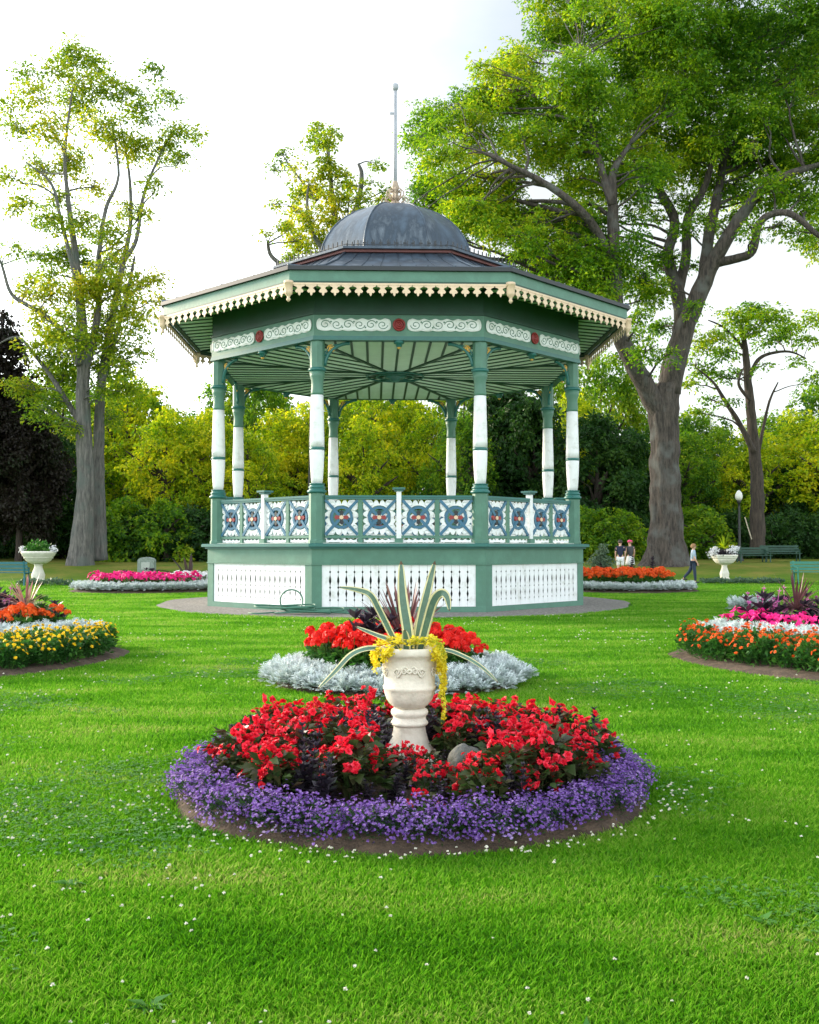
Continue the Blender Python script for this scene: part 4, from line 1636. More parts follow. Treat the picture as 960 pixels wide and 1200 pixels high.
# ---- the great elm at the right
D = 54
g = np.random.default_rng(41)
limbs = [
    (pl([(780, 664), (780, 640), (780, 600), (779, 555), (779, 515), (777, 480), (781, 450)], D), [1.02, .90, .80, .74, .72, .80, .64]),
    (pl([(777, 490), (755, 450), (738, 418), (724, 385), (721, 330), (719, 281), (718, 224), (720, 198), (738, 170)], D, [0, -.5, -1, -1.5, -2, -2.5, -3, -3, -3]), [.62, .50, .44, .40, .36, .32, .24, .18, .10]),
    (pl([(721, 320), (700, 272), (673, 240), (637, 214), (600, 195), (565, 178)], D - 2, [0, -1, -2, -2.5, -3, -3.5]), [.28, .24, .20, .16, .12, .05]),
    (pl([(779, 480), (790, 420), (799, 385), (795, 345), (783, 300), (791, 262), (775, 226), (757, 200), (735, 180)], D, [0, .3, .5, .8, 1, 1.5, 2, 2.5, 3]), [.66, .52, .44, .36, .30, .27, .23, .18, .08]),
    (pl([(793, 350), (804, 300), (806, 255), (825, 222), (835, 180), (830, 130)], D, [.8, 1, 1, .5, 0, 0]), [.30, .27, .24, .19, .13, .06]),
    (pl([(785, 460), (801, 392), (825, 330), (845, 292), (871, 250), (894, 222), (925, 204), (970, 190)], D, [0, -.5, -1, -1.5, -2, -2.5, -3, -3]), [.58, .50, .44, .37, .30, .24, .19, .10]),
    (pl([(838, 308), (866, 302), (882, 294), (890, 262), (908, 250), (930, 252), (960, 276), (985, 290)], D, [-1.2, -2, -2.5, -3, -3.5, -4, -4, -4]), [.26, .23, .21, .19, .17, .16, .12, .05]),
    (pl([(825, 325), (832, 270), (842, 225), (850, 175), (860, 110), (865, 50)], D, [-1, 0, 1, 1.5, 2, 2]), [.32, .29, .25, .21, .15, .05]),
    (pl([(718, 240), (700, 180), (690, 120), (680, 60)], D - 3, [0, 0, 0, 0]), [.22, .18, .12, .05]),
]
cl = [(505, 140, 26), (488, 165, 18), (520, 178, 34), (548, 120, 26), (500, 232, 30), (490, 262, 18), (536, 226, 34), (560, 160, 38), (575, 212, 38), (606, 76, 28), (590, 112, 34), (632, 118, 40),
      (628, 168, 42), (596, 250, 34), (640, 262, 40), (560, 262, 26), (655, 40, 38), (672, 88, 42), (700, 30, 40), (700, 128, 44), (682, 178, 44), (734, 60, 44), (742, 112, 42),
      (758, 10, 44), (770, 60, 46), (790, 110, 44), (735, 160, 38), (690, 222, 36), (660, 300, 34), (690, 305, 36), (625, 298, 26), (706, 345, 22), (690, 272, 34), (730, 205, 26),
      (800, 20, 46), (820, 70, 44), (832, 120, 40), (800, 165, 36), (840, 170, 36), (850, 30, 42), (872, 84, 44), (880, 138, 40), (868, 186, 28), (905, 40, 44), (918, 100, 42), (926, 150, 38), (916, 190, 22),
      (950, 20, 44), (958, 80, 44), (966, 140, 42), (962, 190, 34), (985, 230, 36), (1000, 60, 50), (1000, 150, 46), (948, 232, 18), (880, 235, 18), (905, 215, 20),
      (745, 330, 24), (728, 312, 26), (762, 345, 20), (700, 372, 14), (768, 312, 18), (741, 286, 22), (775, 190, 28), (760, 215, 14), (820, 205, 18), (735, 395, 14), (757, 410, 16), (775, 385, 16), (955, 285, 18), (970, 262, 26),
      (700, -40, 60), (780, -50, 60), (860, -50, 60), (940, -50, 60), (640, -10, 40), (1020, -10, 60), (1040, 100, 60), (1040, 200, 55)]
gx = np.random.default_rng(77)
for c_ in list(cl)[:72]:
    if c_[1] > 300: continue
    for _ in range(2):
        x_, y_ = c_[0] + gx.normal(0, c_[2] * .8), c_[1] + gx.normal(0, c_[2] * .7)
        if (722 < x_ < 775 and y_ > 215) or (y_ > 225 and x_ > 720): continue
        if x_ < 476 or (x_ < 560 and y_ < 110) or (x_ < 600 and y_ < 60): continue
        cl.append((x_, y_, gx.uniform(12, 24)))
cl += [(655, 325, 26), (640, 300, 24), (680, 335, 22), (612, 285, 26), (600, 305, 16), (700, 330, 22), (710, 300, 24), (585, 270, 24), (545, 250, 26), (520, 275, 16), (700, 395, 12), (712, 372, 18), (752, 372, 16), (800, 235, 18), (820, 255, 14), (850, 225, 20), (860, 255, 14), (880, 268, 13), (905, 235, 18), (925, 225, 18), (915, 265, 12), (800, 268, 12), (840, 272, 10), (945, 250, 16), (790, 300, 10), (775, 335, 14), (815, 312, 8), (766, 255, 10), (742, 252, 13), (752, 235, 15), (770, 300, 12), (830, 215, 20), (870, 215, 20), (935, 275, 12), (722, 420, 10), (812, 360, 10), (785, 415, 12)]
tree('elm_tree', 'huge old elm with thick forked trunk right of the bandstand', 'tree', at(780, 664, D), limbs,
     px_clumps(cl, D, g, 4.5, .78), M_ELM, M_BARK2, 51, n_per=7.5, leaf=(.19, .105), k=36, sr=.72, twigs=7, root_flare=.55)

# ---- the double elm at the left
D = 54
g = np.random.default_rng(42)
limbs = [
    (pl([(95, 664), (96, 640), (99, 600), (101, 560), (99, 520), (97, 480), (97, 430), (96, 385), (92, 330), (86, 280), (80, 235), (76, 180), (84, 110)], D),
     [.58, .53, .48, .44, .40, .36, .32, .26, .20, .16, .12, .08, .04]),
    (pl([(118, 657), (117, 620), (116, 570), (116, 520), (117, 470), (122, 425), (132, 370), (143, 315), (153, 262), (151, 200), (140, 140)], D + 1.2),
     [.40, .36, .32, .29, .27, .24, .20, .15, .11, .07, .03]),
    (pl([(97, 440), (109, 400), (116, 350), (116, 300), (124, 245), (139, 205), (130, 140)], D), [.24, .21, .17, .13, .10, .07, .03]),
    (pl([(146, 305), (160, 280), (168, 230), (186, 185), (205, 150)], D + 1), [.13, .11, .09, .06, .02]),
    (pl([(93, 428), (72, 388), (45, 365), (14, 345), (2, 310), (-12, 280)], D - .5), [.18, .15, .12, .10, .07, .03]),
    (pl([(96, 500), (66, 450), (40, 415), (20, 395), (-5, 405)], D + .6), [.16, .13, .10, .07, .03]),
    (pl([(92, 340), (72, 260), (60, 215), (30, 190)], D - 1), [.13, .10, .07, .03]),
    (pl([(122, 440), (134, 400), (150, 340), (158, 300)], D + 1.5), [.18, .14, .11, .05]),
]
cl = [(85, 62, 22), (62, 82, 20), (108, 72, 20), (96, 96, 22), (40, 110, 20), (88, 122, 26), (128, 100, 20), (150, 112, 18), (178, 82, 12), (28, 85, 14), (168, 130, 20), (196, 112, 14), (210, 150, 18), (234, 158, 9),
      (122, 150, 24), (60, 148, 22), (22, 150, 18), (6, 122, 14), (82, 188, 26), (150, 170, 26), (188, 178, 22), (214, 180, 12), (42, 200, 22), (112, 220, 16), (22, 238, 18), (60, 258, 22), (98, 262, 22), (130, 268, 20), (10, 205, 14),
      (50, 298, 16), (88, 305, 24), (136, 308, 20), (182, 325, 14), (110, 345, 24), (62, 345, 20), (148, 365, 20), (70, 388, 22), (128, 395, 22), (162, 385, 16), (98, 420, 20), (42, 405, 14), (190, 350, 12), (150, 245, 16), (176, 215, 14),
      (75, 440, 18), (52, 432, 16), (150, 455, 16), (100, 330, 18), (75, 300, 18), (120, 320, 18), (160, 330, 16), (92, 400, 18), (118, 430, 16), (60, 395, 16), (135, 415, 16), (170, 370, 14), (40, 330, 14), (70, 230, 16), (140, 290, 14), (82, 372, 18), (122, 372, 18), (48, 372, 18), (30, 345, 16), (150, 345, 18), (86, 345, 18), (110, 395, 16), (70, 415, 18), (135, 335, 16), (60, 320, 16), (165, 410, 14), (48, 480, 14), (80, 500, 12), (130, 490, 12),  (140, 430, 18), (168, 250, 10), (20, 290, 12), (120, 455, 12), (30, 455, 20), (60, 470, 16), (112, 480, 10)]
tree('elm_tree', 'tall thin-leaved elm with two grey trunks left of the bandstand', 'tree', at(95, 664, D), limbs,
     px_clumps(cl, D, g, 3.0, .85), M_ELM2, M_BARK1, 52, n_per=7.5, leaf=(.185, .105), k=32, sr=.72, twigs=8, root_flare=.30, bw=.07)

# ---- tree rising behind the dome
D = 66
g = np.random.default_rng(43)
limbs = [
    (pl([(372, 648), (370, 560), (372, 460), (376, 380), (384, 310), (392, 262), (388, 215), (384, 160)], D), [.55, .48, .42, .36, .28, .22, .14, .05]),
    (pl([(384, 300), (366, 272), (360, 240), (362, 215)], D - 1), [.18, .14, .10, .04]),
    (pl([(392, 270), (408, 262), (420, 235), (424, 205), (420, 192)], D + 1), [.20, .19, .17, .15, .09]),
    (pl([(376, 370), (340, 320), (318, 300), (314, 285)], D), [.20, .15, .13, .10]),
    (pl([(372, 235), (348, 205), (330, 180)], D), [.10, .07, .03]),
]
cl = [(372, 150, 12), (388, 158, 13), (380, 172, 14), (366, 165, 9), (334, 182, 10), (346, 196, 10), (322, 198, 8), (384, 195, 18), (398, 205, 16), (372, 215, 16), (412, 218, 10), (354, 224, 18), (385, 232, 20), (404, 235, 12),
      (344, 248, 10), (362, 254, 20), (390, 258, 20), (340, 268, 13), (352, 282, 18), (330, 265, 9), (374, 280, 18), (420, 248, 11), (436, 215, 9), (442, 190, 9), (448, 235, 12), (340, 300, 12), (402, 275, 18), (430, 262, 10), (312, 272, 7), (322, 240, 6), (455, 250, 10), (440, 268, 12), (426, 230, 11), (415, 262, 12), (455, 225, 9)]
tree('elm_tree', 'half bare tree with a broken limb rising behind the dome', 'tree', at(372, 648, D), limbs,
     px_clumps(cl, D, g, 2.5, .85), M_ELM2, M_BARK1, 53, n_per=6.0, leaf=(.22, .13), k=30, sr=.62, twigs=6, bw=.07)

# ---- slim tree beyond the great elm
D = 62
g = np.random.default_rng(44)
limbs = [
    (pl([(888, 648), (888, 600), (887, 560), (884, 525), (880, 480), (876, 440), (873, 405), (868, 380)], D), [.46, .42, .38, .33, .28, .23, .17, .08]),
    (pl([(884, 530), (866, 495), (850, 470), (836, 448), (815, 430)], D - .6), [.20, .16, .13, .08, .03]),
    (pl([(886, 545), (895, 500), (902, 470), (912, 448)], D + .5), [.14, .10, .08, .04]),
    (pl([(876, 450), (886, 425), (900, 415), (925, 412), (945, 420)], D), [.14, .12, .10, .07, .03]),
    (pl([(880, 470), (868, 455), (866, 445), (872, 430)], D - 1), [.12, .10, .08, .03]),
    (pl([(873, 410), (850, 385), (830, 375)], D), [.10, .07, .03]),
]
cl = [(840, 392, 18), (822, 404, 14), (862, 372, 20), (884, 362, 20), (905, 372, 20), (925, 384, 16), (942, 398, 12), (880, 388, 18), (850, 412, 16), (824, 432, 14), (840, 440, 12), (808, 448, 12), (830, 468, 10), (908, 398, 16), (935, 422, 10), (896, 428, 9),
      (800, 420, 10), (862, 436, 10), (950, 445, 12), (852, 470, 9), (816, 484, 10), (955, 372, 16), (812, 388, 10)]
tree('elm_tree', 'slim leaning tree behind the lamp post right of the great elm', 'tree', at(888, 648, D), limbs,
     px_clumps(cl, D, g, 2.5, .5), M_ELM, M_BARK3, 54, n_per=5.0, leaf=(.22, .13), k=32, sr=.75, twigs=5, bw=.07)


# ---- background trees: a few kinds built once, then copied
def wood_tree(name, leafmat, barkmat, seed, h, r, n_cl, low, leaf, n_per, k, sr):
    """broad tree standing at the origin; low = height where the crown begins"""
    g = np.random.default_rng(seed)
    random.seed(seed)
    trunk = [(0, 0, -.2), (.05, .0, h * .2), (-.1, .1, h * .45), (.1, 0, h * .7), (.0, 0, h * .92)]
    limbs = [(trunk, [.05 * r + .13, .05 * r + .06, .04 * r + .03, .08, .03])]
    cl = []
    for i in range(6):
        a = i * 2.4 + g.uniform(-.3, .3)
        z0 = h * g.uniform(.25, .55)
        q = r * g.uniform(.55, .8)
        limbs.append(([(0, 0, z0), (q * .5 * math.cos(a), q * .5 * math.sin(a), z0 + h * .12), (q * math.cos(a), q * math.sin(a), z0 + h * .22)], [.05 * r, .03 * r, .03]))
    for i in range(n_cl):
        z = low + (h - low) * (i + g.uniform(0, 1)) / n_cl
        t = (z - low) / (h - low)
        env = r * (math.sin(PI * min(t * .80 + .16, 1)) ** .8) * g.uniform(.75, 1.12)
        a = i * 2.39996 + g.uniform(-.4, .4)
        q = env * g.uniform(.45, .85)
        rr = r * g.uniform(.22, .38) * (1 - .35 * t)
        cl.append((Vector((q * math.cos(a), q * math.sin(a), z)), rr, rr * .72))
    return tree(name, None, 'tree', (0, 0, 0), limbs, cl, leafmat, barkmat, seed, n_per, leaf, k, sr, twigs=2, flat=.62, bw=.06)


KINDS_BG = {
    'yellow': [wood_tree('maple_tree', M_YGREEN, M_BARK3, 401, 10, 4.6, 42, 1.0, (.25, .15), 2.6, 28, .72), wood_tree('maple_tree', M_YGREEN, M_BARK3, 402, 10, 4.9, 44, 1.2, (.25, .15), 2.6, 28, .72)],
    'mid': [wood_tree('broadleaf_tree', M_MIDGREEN, M_BARK3, 411, 10, 4.6, 42, 1.2, (.25, .145), 2.7, 28, .70), wood_tree('broadleaf_tree', M_MIDGREEN, M_BARK3, 412, 10, 4.3, 42, 1.6, (.25, .145), 2.7, 28, .70)],
    'deep': [wood_tree('dark_tree', M_DEEP, M_BARK3, 421, 10, 4.3, 36, 1.0, (.30, .18), 4.6, 26, .70)],
    'copper': [wood_tree('copper_beech', M_COPPER, M_BARK3, 431, 12, 4.8, 42, 2.8, (.30, .19), 4.6, 26, .75)],
    'shrub': [wood_tree('garden_shrub', M_DEEP, M_BARK3, 441, 3.0, 2.3, 20, .2, (.22, .13), 9.0, 24, .45), wood_tree('garden_shrub', M_MIDGREEN, M_BARK3, 442, 3.0, 2.2, 20, .2, (.22, .13), 9.0, 24, .45)],
}
for lst in KINDS_BG.values():
    for o in lst:
        o.location = (0, 0, -60)
random.seed(77)


def wood(kind, px, top, d, label, group, rx=None, which=None):
    lst = KINDS_BG[kind]
    pr = lst[which if which is not None else random.randrange(len(lst))]
    if pr.get('used') is None:
        pr['used'] = 1
        o = pr
    else:
        o = copy_tree(pr)
    p = at(px, top, d)
    z0 = gz(p.x, d) - .05
    h0 = {'copper': 12.2, 'shrub': 3.1}.get(kind, 10.3)
    s = (p.z - z0) / h0
    sx = s if rx is None else rx
    o.location = (p.x, d, z0)
    o.rotation_euler = (0, 0, random.uniform(0, 2 * PI))
    o.scale = (sx, sx, s)
    tag(o, label, {'shrub': 'shrub'}.get(kind, 'tree'), group)
    return o


LB = {'yellow': ('sunlit yellow-green tree in the wood behind the bandstand', 'yellow-green trees of the wood'),
      'mid': ('mid green tree in the wood behind the bandstand', 'mid green trees of the wood'),
      'deep': ('dark green tree in the wood behind the bandstand', 'dark green trees of the wood'),
      'shrub': ('low bush along the foot of the wood', 'bushes along the foot of the wood')}
for kind, px, top, d, rx in (
        ('yellow', 150, 452, 72, .95), ('yellow', 195, 500, 66, .85), ('yellow', 232, 508, 69, .85), ('mid', 118, 470, 78, 1.1), ('mid', 70, 440, 82, 1.2), ('deep', 60, 520, 64, .8),
        ('mid', 262, 480, 80, 1.0), ('mid', 300, 455, 78, 1.0), ('yellow', 330, 520, 70, .9), ('yellow', 290, 540, 64, .7), ('yellow', 395, 500, 74, .95), ('yellow', 440, 470, 78, 1.0), ('yellow', 425, 530, 66, .75), ('yellow', 480, 498, 80, .95), 
        ('mid', 545, 460, 76, 1.0), ('deep', 590, 462, 70, 1.0), ('deep', 625, 480, 68, .85), ('mid', 540, 520, 66, .7), ('mid', 655, 452, 80, 1.0), ('deep', 700, 500, 66, .9), ('mid', 705, 452, 84, 1.1), ('deep', 735, 520, 68, .8), ('mid', 745, 470, 84, .9),
        ('mid', 820, 498, 80, 1.0), ('mid', 845, 520, 74, .8), ('mid', 800, 520, 70, .8), ('yellow', 862, 545, 76, .7), ('mid', 905, 500, 84, 1.0), ('yellow', 938, 500, 72, 1.0), ('mid', 960, 470, 76, 1.1), ('yellow', 985, 500, 68, 1.0), ('mid', 1030, 460, 74, 1.2), ('deep', 930, 560, 70, .7), ('mid', 1090, 450, 78, 1.2),
        ('mid', 20, 460, 86, 1.2), ('yellow', 172, 470, 76, 1.0), ('yellow', 212, 500, 74, .9), ('yellow', 250, 520, 66, .8), ('yellow', 360, 512, 70, .85), ('mid', 470, 500, 84, 1.0), ('yellow', 505, 520, 72, .8), ('mid', 320, 480, 86, 1.0), ('mid', 410, 470, 90, 1.1), ('mid', 580, 470, 84, 1.0), ('yellow', 675, 500, 76, .8), ('mid', 780, 500, 78, .9), ('yellow', 880, 520, 70, .8), ('yellow', -10, 560, 70, .7), ('yellow', 22, 585, 68, .6), ('mid', -60, 450, 80, 1.2), ('deep', -110, 470, 70, 1.1), ('mid', -160, 450, 78, 1.2)):
    top = top - (36 if kind != 'deep' and 240 < px < 760 else 16)
    wood(kind, px, top, d, LB[kind][0], LB[kind][1], rx)
for px, top, d in ((128, 600, 60), (150, 588, 60), (172, 600, 60), (195, 590, 59), (218, 596, 60), (240, 600, 60), (268, 600, 62), (295, 598, 62), (325, 600, 62), (355, 598, 62), (385, 602, 62), (415, 600, 62), (445, 602, 62), (475, 600, 62), (505, 600, 62), (535, 598, 62),
                   (565, 596, 62), (595, 598, 62), (625, 596, 62), (655, 600, 61), (682, 596, 61), (705, 600, 60), (728, 600, 61), (820, 596, 64), (842, 604, 66), (862, 600, 66), (905, 606, 65), (925, 600, 66), (948, 604, 65), (972, 596, 65), (1000, 596, 65), (1030, 596, 65),
                   (75, 596, 66), (100, 590, 70), (52, 606, 68), (-5, 600, 66), (-35, 596, 66), (-70, 596, 66), (745, 604, 64), (800, 598, 66)):
    wood('shrub', px, top, d, LB['shrub'][0], LB['shrub'][1], None)
wood('copper', -12, 372, 62, 'dark copper beech at the far left behind the white planter', None, .85)
wood('copper', -75, 360, 60, 'second dark copper beech further out at the left edge', None, 1.1)
wood('copper', 24, 470, 60, 'smaller dark purple tree between the copper beech and the double elm', None, .62)

# pale feathery shrub beside the bandstand
M_SAGE = leafy('grey green leaf', [(.06, .11, .07), (.10, .16, .10), (.16, .22, .14)], .35, .6, .6)
g = np.random.default_rng(61)
base = Vector((at(706, 660, 44).x, 44, gz(0, 44)))
limbs = [([base, base + Vector((0, 0, .6)), base + Vector((.05, 0, 1.2))], [.06, .05, .02])]
cl = [(base + Vector((x, yv, z)), r, r * 1.0) for x, yv, z, r in ((0, 0, .7, .42), (-.2, .1, 1.05, .36), (.18, -.1, 1.1, .36), (0, 0, 1.4, .30), (-.25, 0, .45, .34), (.28, 0, .6, .32), (.05, -.1, 1.62, .18))]
tree('garden_shrub', 'pale grey-green rounded shrub right beside the bandstand base', 'shrub', base, limbs, cl, M_SAGE, M_BARK3, 62, n_per=40, leaf=(.12, .05), k=22, sr=.2, twigs=2, bw=.02)
# ------------------------------------------------------------------ urn with agave
random.seed(5)
M_STONEW = paint('cream cast stone', (.76, .70, .59), .8, .12, 7, bump=.3, bscale=40, dirt=(.54, .48, .38))
uz = mound(NEAR, *URN) + .03
urn = empty('garden_urn', (URN[0], URN[1], uz), 0, 'cream classical urn on a flared foot in the middle of the nearest bed', 'urn')
m = MB()
m.box(-.165, .165, -.165, .165, -.08, .035)
m.lathe([(.160, .035), (.160, .055), (.150, .065), (.135, .085), (.115, .13), (.102, .18), (.096, .225), (.112, .232), (.116, .248), (.104, .262), (.098, .285), (.110, .298), (.116, .318), (.108, .335), (.092, .345)], 32)
m.build('foot', M_STONEW, urn, .006)
m = MB()
SEG = 64
prof = [(.06, .34), (.088, .345), (.115, .365), (.140, .40), (.153, .44), (.158, .47)]
vs, fs = [], []
full = prof + [(.163, .476), (.163, .492), (.156, .498), (.157, .56), (.160, .62), (.166, .665), (.172, .69), (.186, .70), (.190, .715), (.190, .742), (.182, .752), (.165, .752), (.150, .735), (.15, .70)]
for r, z in full:
    for k in range(SEG):
        a = 2 * PI * k / SEG
        fl = 1 - (.020 * abs(math.sin(12 * a / 1)) if .36 < z < .465 else 0)
        vs.append((r * fl * math.cos(a), r * fl * math.sin(a), z))
for i in range(len(full) - 1):
    for k in range(SEG):
        k2 = (k + 1) % SEG
        fs.append((i * SEG + k, i * SEG + k2, (i + 1) * SEG + k2, (i + 1) * SEG + k))
m.add(vs, fs, 0, True)
m.build('bowl', M_STONEW, urn)
m = MB()
# raised swag and rosette round the bowl
for q in range(4):
    a0 = -PI / 2 + q * PI / 2
    P_ = lambda a, z, r=.163: Vector((r * math.cos(a0 + a), r * math.sin(a0 + a), z))
    for s in (-1, 1):
        m.tube([P_(s * t * .62, .60 + .035 * math.sin(t * 2 * PI)) for t in np.linspace(.06, 1, 16)], [.007 * (1 - .5 * abs(2 * t - 1)) for t in np.linspace(0, 1, 16)], 6)
        for c0, r0 in ((.22, .026), (.46, .020)):
            m.tube([P_(s * (c0 + r0 * 5.5 * (1 - j / 16) * math.cos(j * .55)), .602 + r0 * (1 - j / 16) * math.sin(j * .55)) for j in range(14)], .0055, 5)
    m.tube([P_(.07 * math.cos(a), .606 + .011 * math.sin(a)) for a in np.linspace(0, 2 * PI, 14)], .008, 5, cap=False)
m.build('relief', M_STONEW, urn)
urn.scale = (1.1, 1.1, 1.0)
m = MB()
m.lathe([(.02, .70), (.149, .705)], 20, caps=False)
m.build('potting_soil', M_SOIL, urn)

M_AGAVE = paint('blue green agave flesh', (.10, .19, .135), .45, .2, 12, dirt=(.15, .24, .17))
M_AGEDGE = paint('cream agave margin', (.72, .66, .36), .5, .12, 20)
M_AGTIP = paint('dry agave tip', (.10, .06, .03), .7, .2, 20)
ag = empty('agave', (URN[0], URN[1], uz + .70), 0, 'variegated agave with long cream-edged leaves growing in the cream urn', 'agave')
O = Vector(ag.location)


def agave_leaf(pix, doff, W, facing=(0, -1, 0), bare=False):
    """leaf along a pixel polyline, depth offset for each point from the urn's axis"""
    ctrl = [at(x, y, URN[1] + o) - O for (x, y), o in zip(pix, doff)]
    P, t_ = smooth_line(ctrl, list(np.linspace(0, 1, len(ctrl))), 6)
    n = len(P)
    V, F, MI = [], [], []
    fc = Vector(facing)
    for i in range(n):
        d = (P[min(i + 1, n - 1)] - P[max(i - 1, 0)]).normalized()
        s = d.cross(fc)
        if s.length < .15: s = d.cross(Vector((0, 0, 1)))
        s.normalize()
        if i and s.dot(ps) < 0: s = -s
        ps = s
        u = s.cross(d)
        t = i / (n - 1)
        w = W * (.62 + 1.0 * t) * max(1 - t, 0) ** .6 if t > .0 else W * .62
        w = max(min(w, W), .0012)
        th = .010 * (1 - t) + .002
        for k, q in enumerate((-1, -.62, 0, .62, 1)):
            V.append(P[i] + s * (w * q) + u * (w * .28 * q * q * (1 - .6 * t)))
        for k, q in enumerate((.62, 0, -.62)):
            V.append(P[i] + s * (w * q) + u * (w * .28 * q * q * (1 - .6 * t)) - u * th)
    for i in range(n - 1):
        a, b = i * 8, (i + 1) * 8
        for k in range(8):
            k2 = (k + 1) % 8
            F.append((a + k, a + k2, b + k2, b + k))
            edge = k in (0, 3, 4, 7)
            MI.append(2 if i >= n - 2 else (1 if edge else 0))
    m = MB()
    m.add(V, F, 0, True)
    m.m = MI
    return m.build('leaf', [M_AGAVE, M_AGEDGE, M_AGTIP], ag)


agave_leaf([(481, 772), (478, 740), (472, 700), (470, 657)], [0, -.02, -.01, .02], .052)
agave_leaf([(487, 772), (492, 735), (500, 698), (510, 657)], [.02, .03, .05, .06], .046)
agave_leaf([(490, 772), (499, 735), (508, 705), (517, 695), (524, 700), (527, 716)], [.0, -.05, -.10, -.13, -.15, -.16], .044)
agave_leaf([(472, 770), (458, 742), (445, 716), (434, 697), (418, 691), (397, 688)], [0, -.02, -.04, -.05, -.03, 0], .032)
agave_leaf([(470, 770), (458, 752), (440, 744), (416, 734)], [-.02, -.07, -.10, -.12], .034, (0, -.6, .8))
agave_leaf([(462, 772), (440, 760), (414, 766), (392, 788), (372, 808)], [-.04, -.08, -.10, -.12, -.13], .030, (0, -.7, .7))
agave_leaf([(500, 772), (520, 762), (545, 770), (566, 783), (584, 800)], [0, .02, .03, .04, .04], .024, (0, -.7, .7))
agave_leaf([(476, 772), (476, 752), (474, 738)], [-.06, -.11, -.15], .040)
agave_leaf([(484, 770), (488, 742), (490, 722)], [.06, .10, .14], .030)

# golden creeping plant spilling over the rim
M_GOLDL = leafy('golden creeper leaf', [(.50, .42, .012), (.72, .58, .016), (.84, .72, .05), (.40, .46, .03)], .35, .5, 6)
g = np.random.default_rng(71)
cr = empty('creeping_jenny', (URN[0], URN[1], uz + .73), 0, 'golden yellow trailing plant spilling over the rim of the cream urn', 'trailing plant')
parts = []
n = 950
a = g.uniform(0, 2 * PI, n)
rr = .215 * np.sqrt(g.random(n)) + g.normal(0, .012, n)
C = np.stack([rr * np.cos(a), rr * np.sin(a), .045 + .045 * g.random(n) - .6 * np.maximum(rr - .185, 0)], 1)
keep = ~((np.abs(C[:, 0]) < .06) & (C[:, 1] < 0) & (g.random(n) < .4))
C = C[keep]
D = rand_dirs(len(C), g); D[:, 2] = np.abs(D[:, 2]) * .5
link_mesh('mat_of_leaves', quads_mesh('mat_of_leaves', [(leaf_quads(C, D, np.array([[0, 0, 1.0]]) + g.normal(0, .4, (len(C), 3)), .026, .022), 0)], M_GOLDL), cr)
for ang, ln, rad0 in [(-.25, .52, .205), (-.42, .34, .20), (-.1, .30, .205), (-.55, .16, .2), (.15, .22, .2), (-2.9, .16, .21), (-2.65, .12, .215), (3.1, .10, .22), (-2.4, .09, .2), (-.75, .08, .2), (-2.2, .05, .2), (.6, .2, .2), (2.2, .2, .2), (1.5, .25, .2)]:
    n = int(40 + ln * 300)
    t = g.random(n)
    r_ = rad0 + .03 * np.sin(np.minimum(t * 3, 1.57)) * (1 - .35 * t)
    a = ang + g.normal(0, .075, n) * (1 - .55 * t)
    C = np.stack([r_ * np.cos(a), r_ * np.sin(a), .035 - ln * t], 1) + g.normal(0, .006, (n, 3))
    D = np.stack([np.cos(a), np.sin(a), np.full(n, -.35)], 1) + g.normal(0, .6, (n, 3))
    V1 = leaf_quads(C, D, rand_dirs(n, g) * .6 + np.stack([np.cos(a), np.sin(a), 0 * a], 1), .026, .021)
    link_mesh('trailing_stem', quads_mesh('trailing_stem', [(V1, 0)], M_GOLDL), cr)

# rock in the bed
M_ROCK = paint('grey rock', (.17, .175, .16), .9, .4, 9, bump=1, bscale=22, dirt=(.08, .095, .065))


def rock(loc, sx, sy, sz, label, seed):
    g = np.random.default_rng(seed)
    dirs = rand_dirs(14, g); off = g.uniform(.78, 1.0, 14)
    m = MB()
    nu, nv = 20, 12
    vs = []
    for j in range(nv + 1):
        for i in range(nu):
            th, ph = PI * j / nv, 2 * PI * i / nu
            d = np.array([math.sin(th) * math.cos(ph), math.sin(th) * math.sin(ph), math.cos(th)])
            r = 1.0
            for q, o in zip(dirs, off):
                c = d @ q
                if c > .2: r = min(r, o / c)
            r += .02 * math.sin(9 * ph + 4 * th)
            vs.append((d[0] * r * sx, d[1] * r * sy, d[2] * r * sz))
    fs = [(j * nu + i, (j + 1) * nu + i, (j + 1) * nu + (i + 1) % nu, j * nu + (i + 1) % nu) for j in range(nv) for i in range(nu)]
    m.add(vs, fs, 0, True)
    o = m.build('garden_rock', M_ROCK)
    o.location = loc
    return tag(o, label, 'rock')


rock((STONE[0], STONE[1], mound(NEAR, *STONE) + .09), .135, .11, .135, 'grey rock lying among the begonias right of the urn foot', 81)
rock((-.30, 6.62, mound(NEAR, -.3, 6.62) + .03), .10, .08, .09, 'small grey rock left of the urn foot', 82)

# ------------------------------------------------------------------ white planters on pedestals
M_PLANTW = paint('white cast stone', (.76, .73, .64), .7, .1, 5, dirt=(.62, .58, .48))


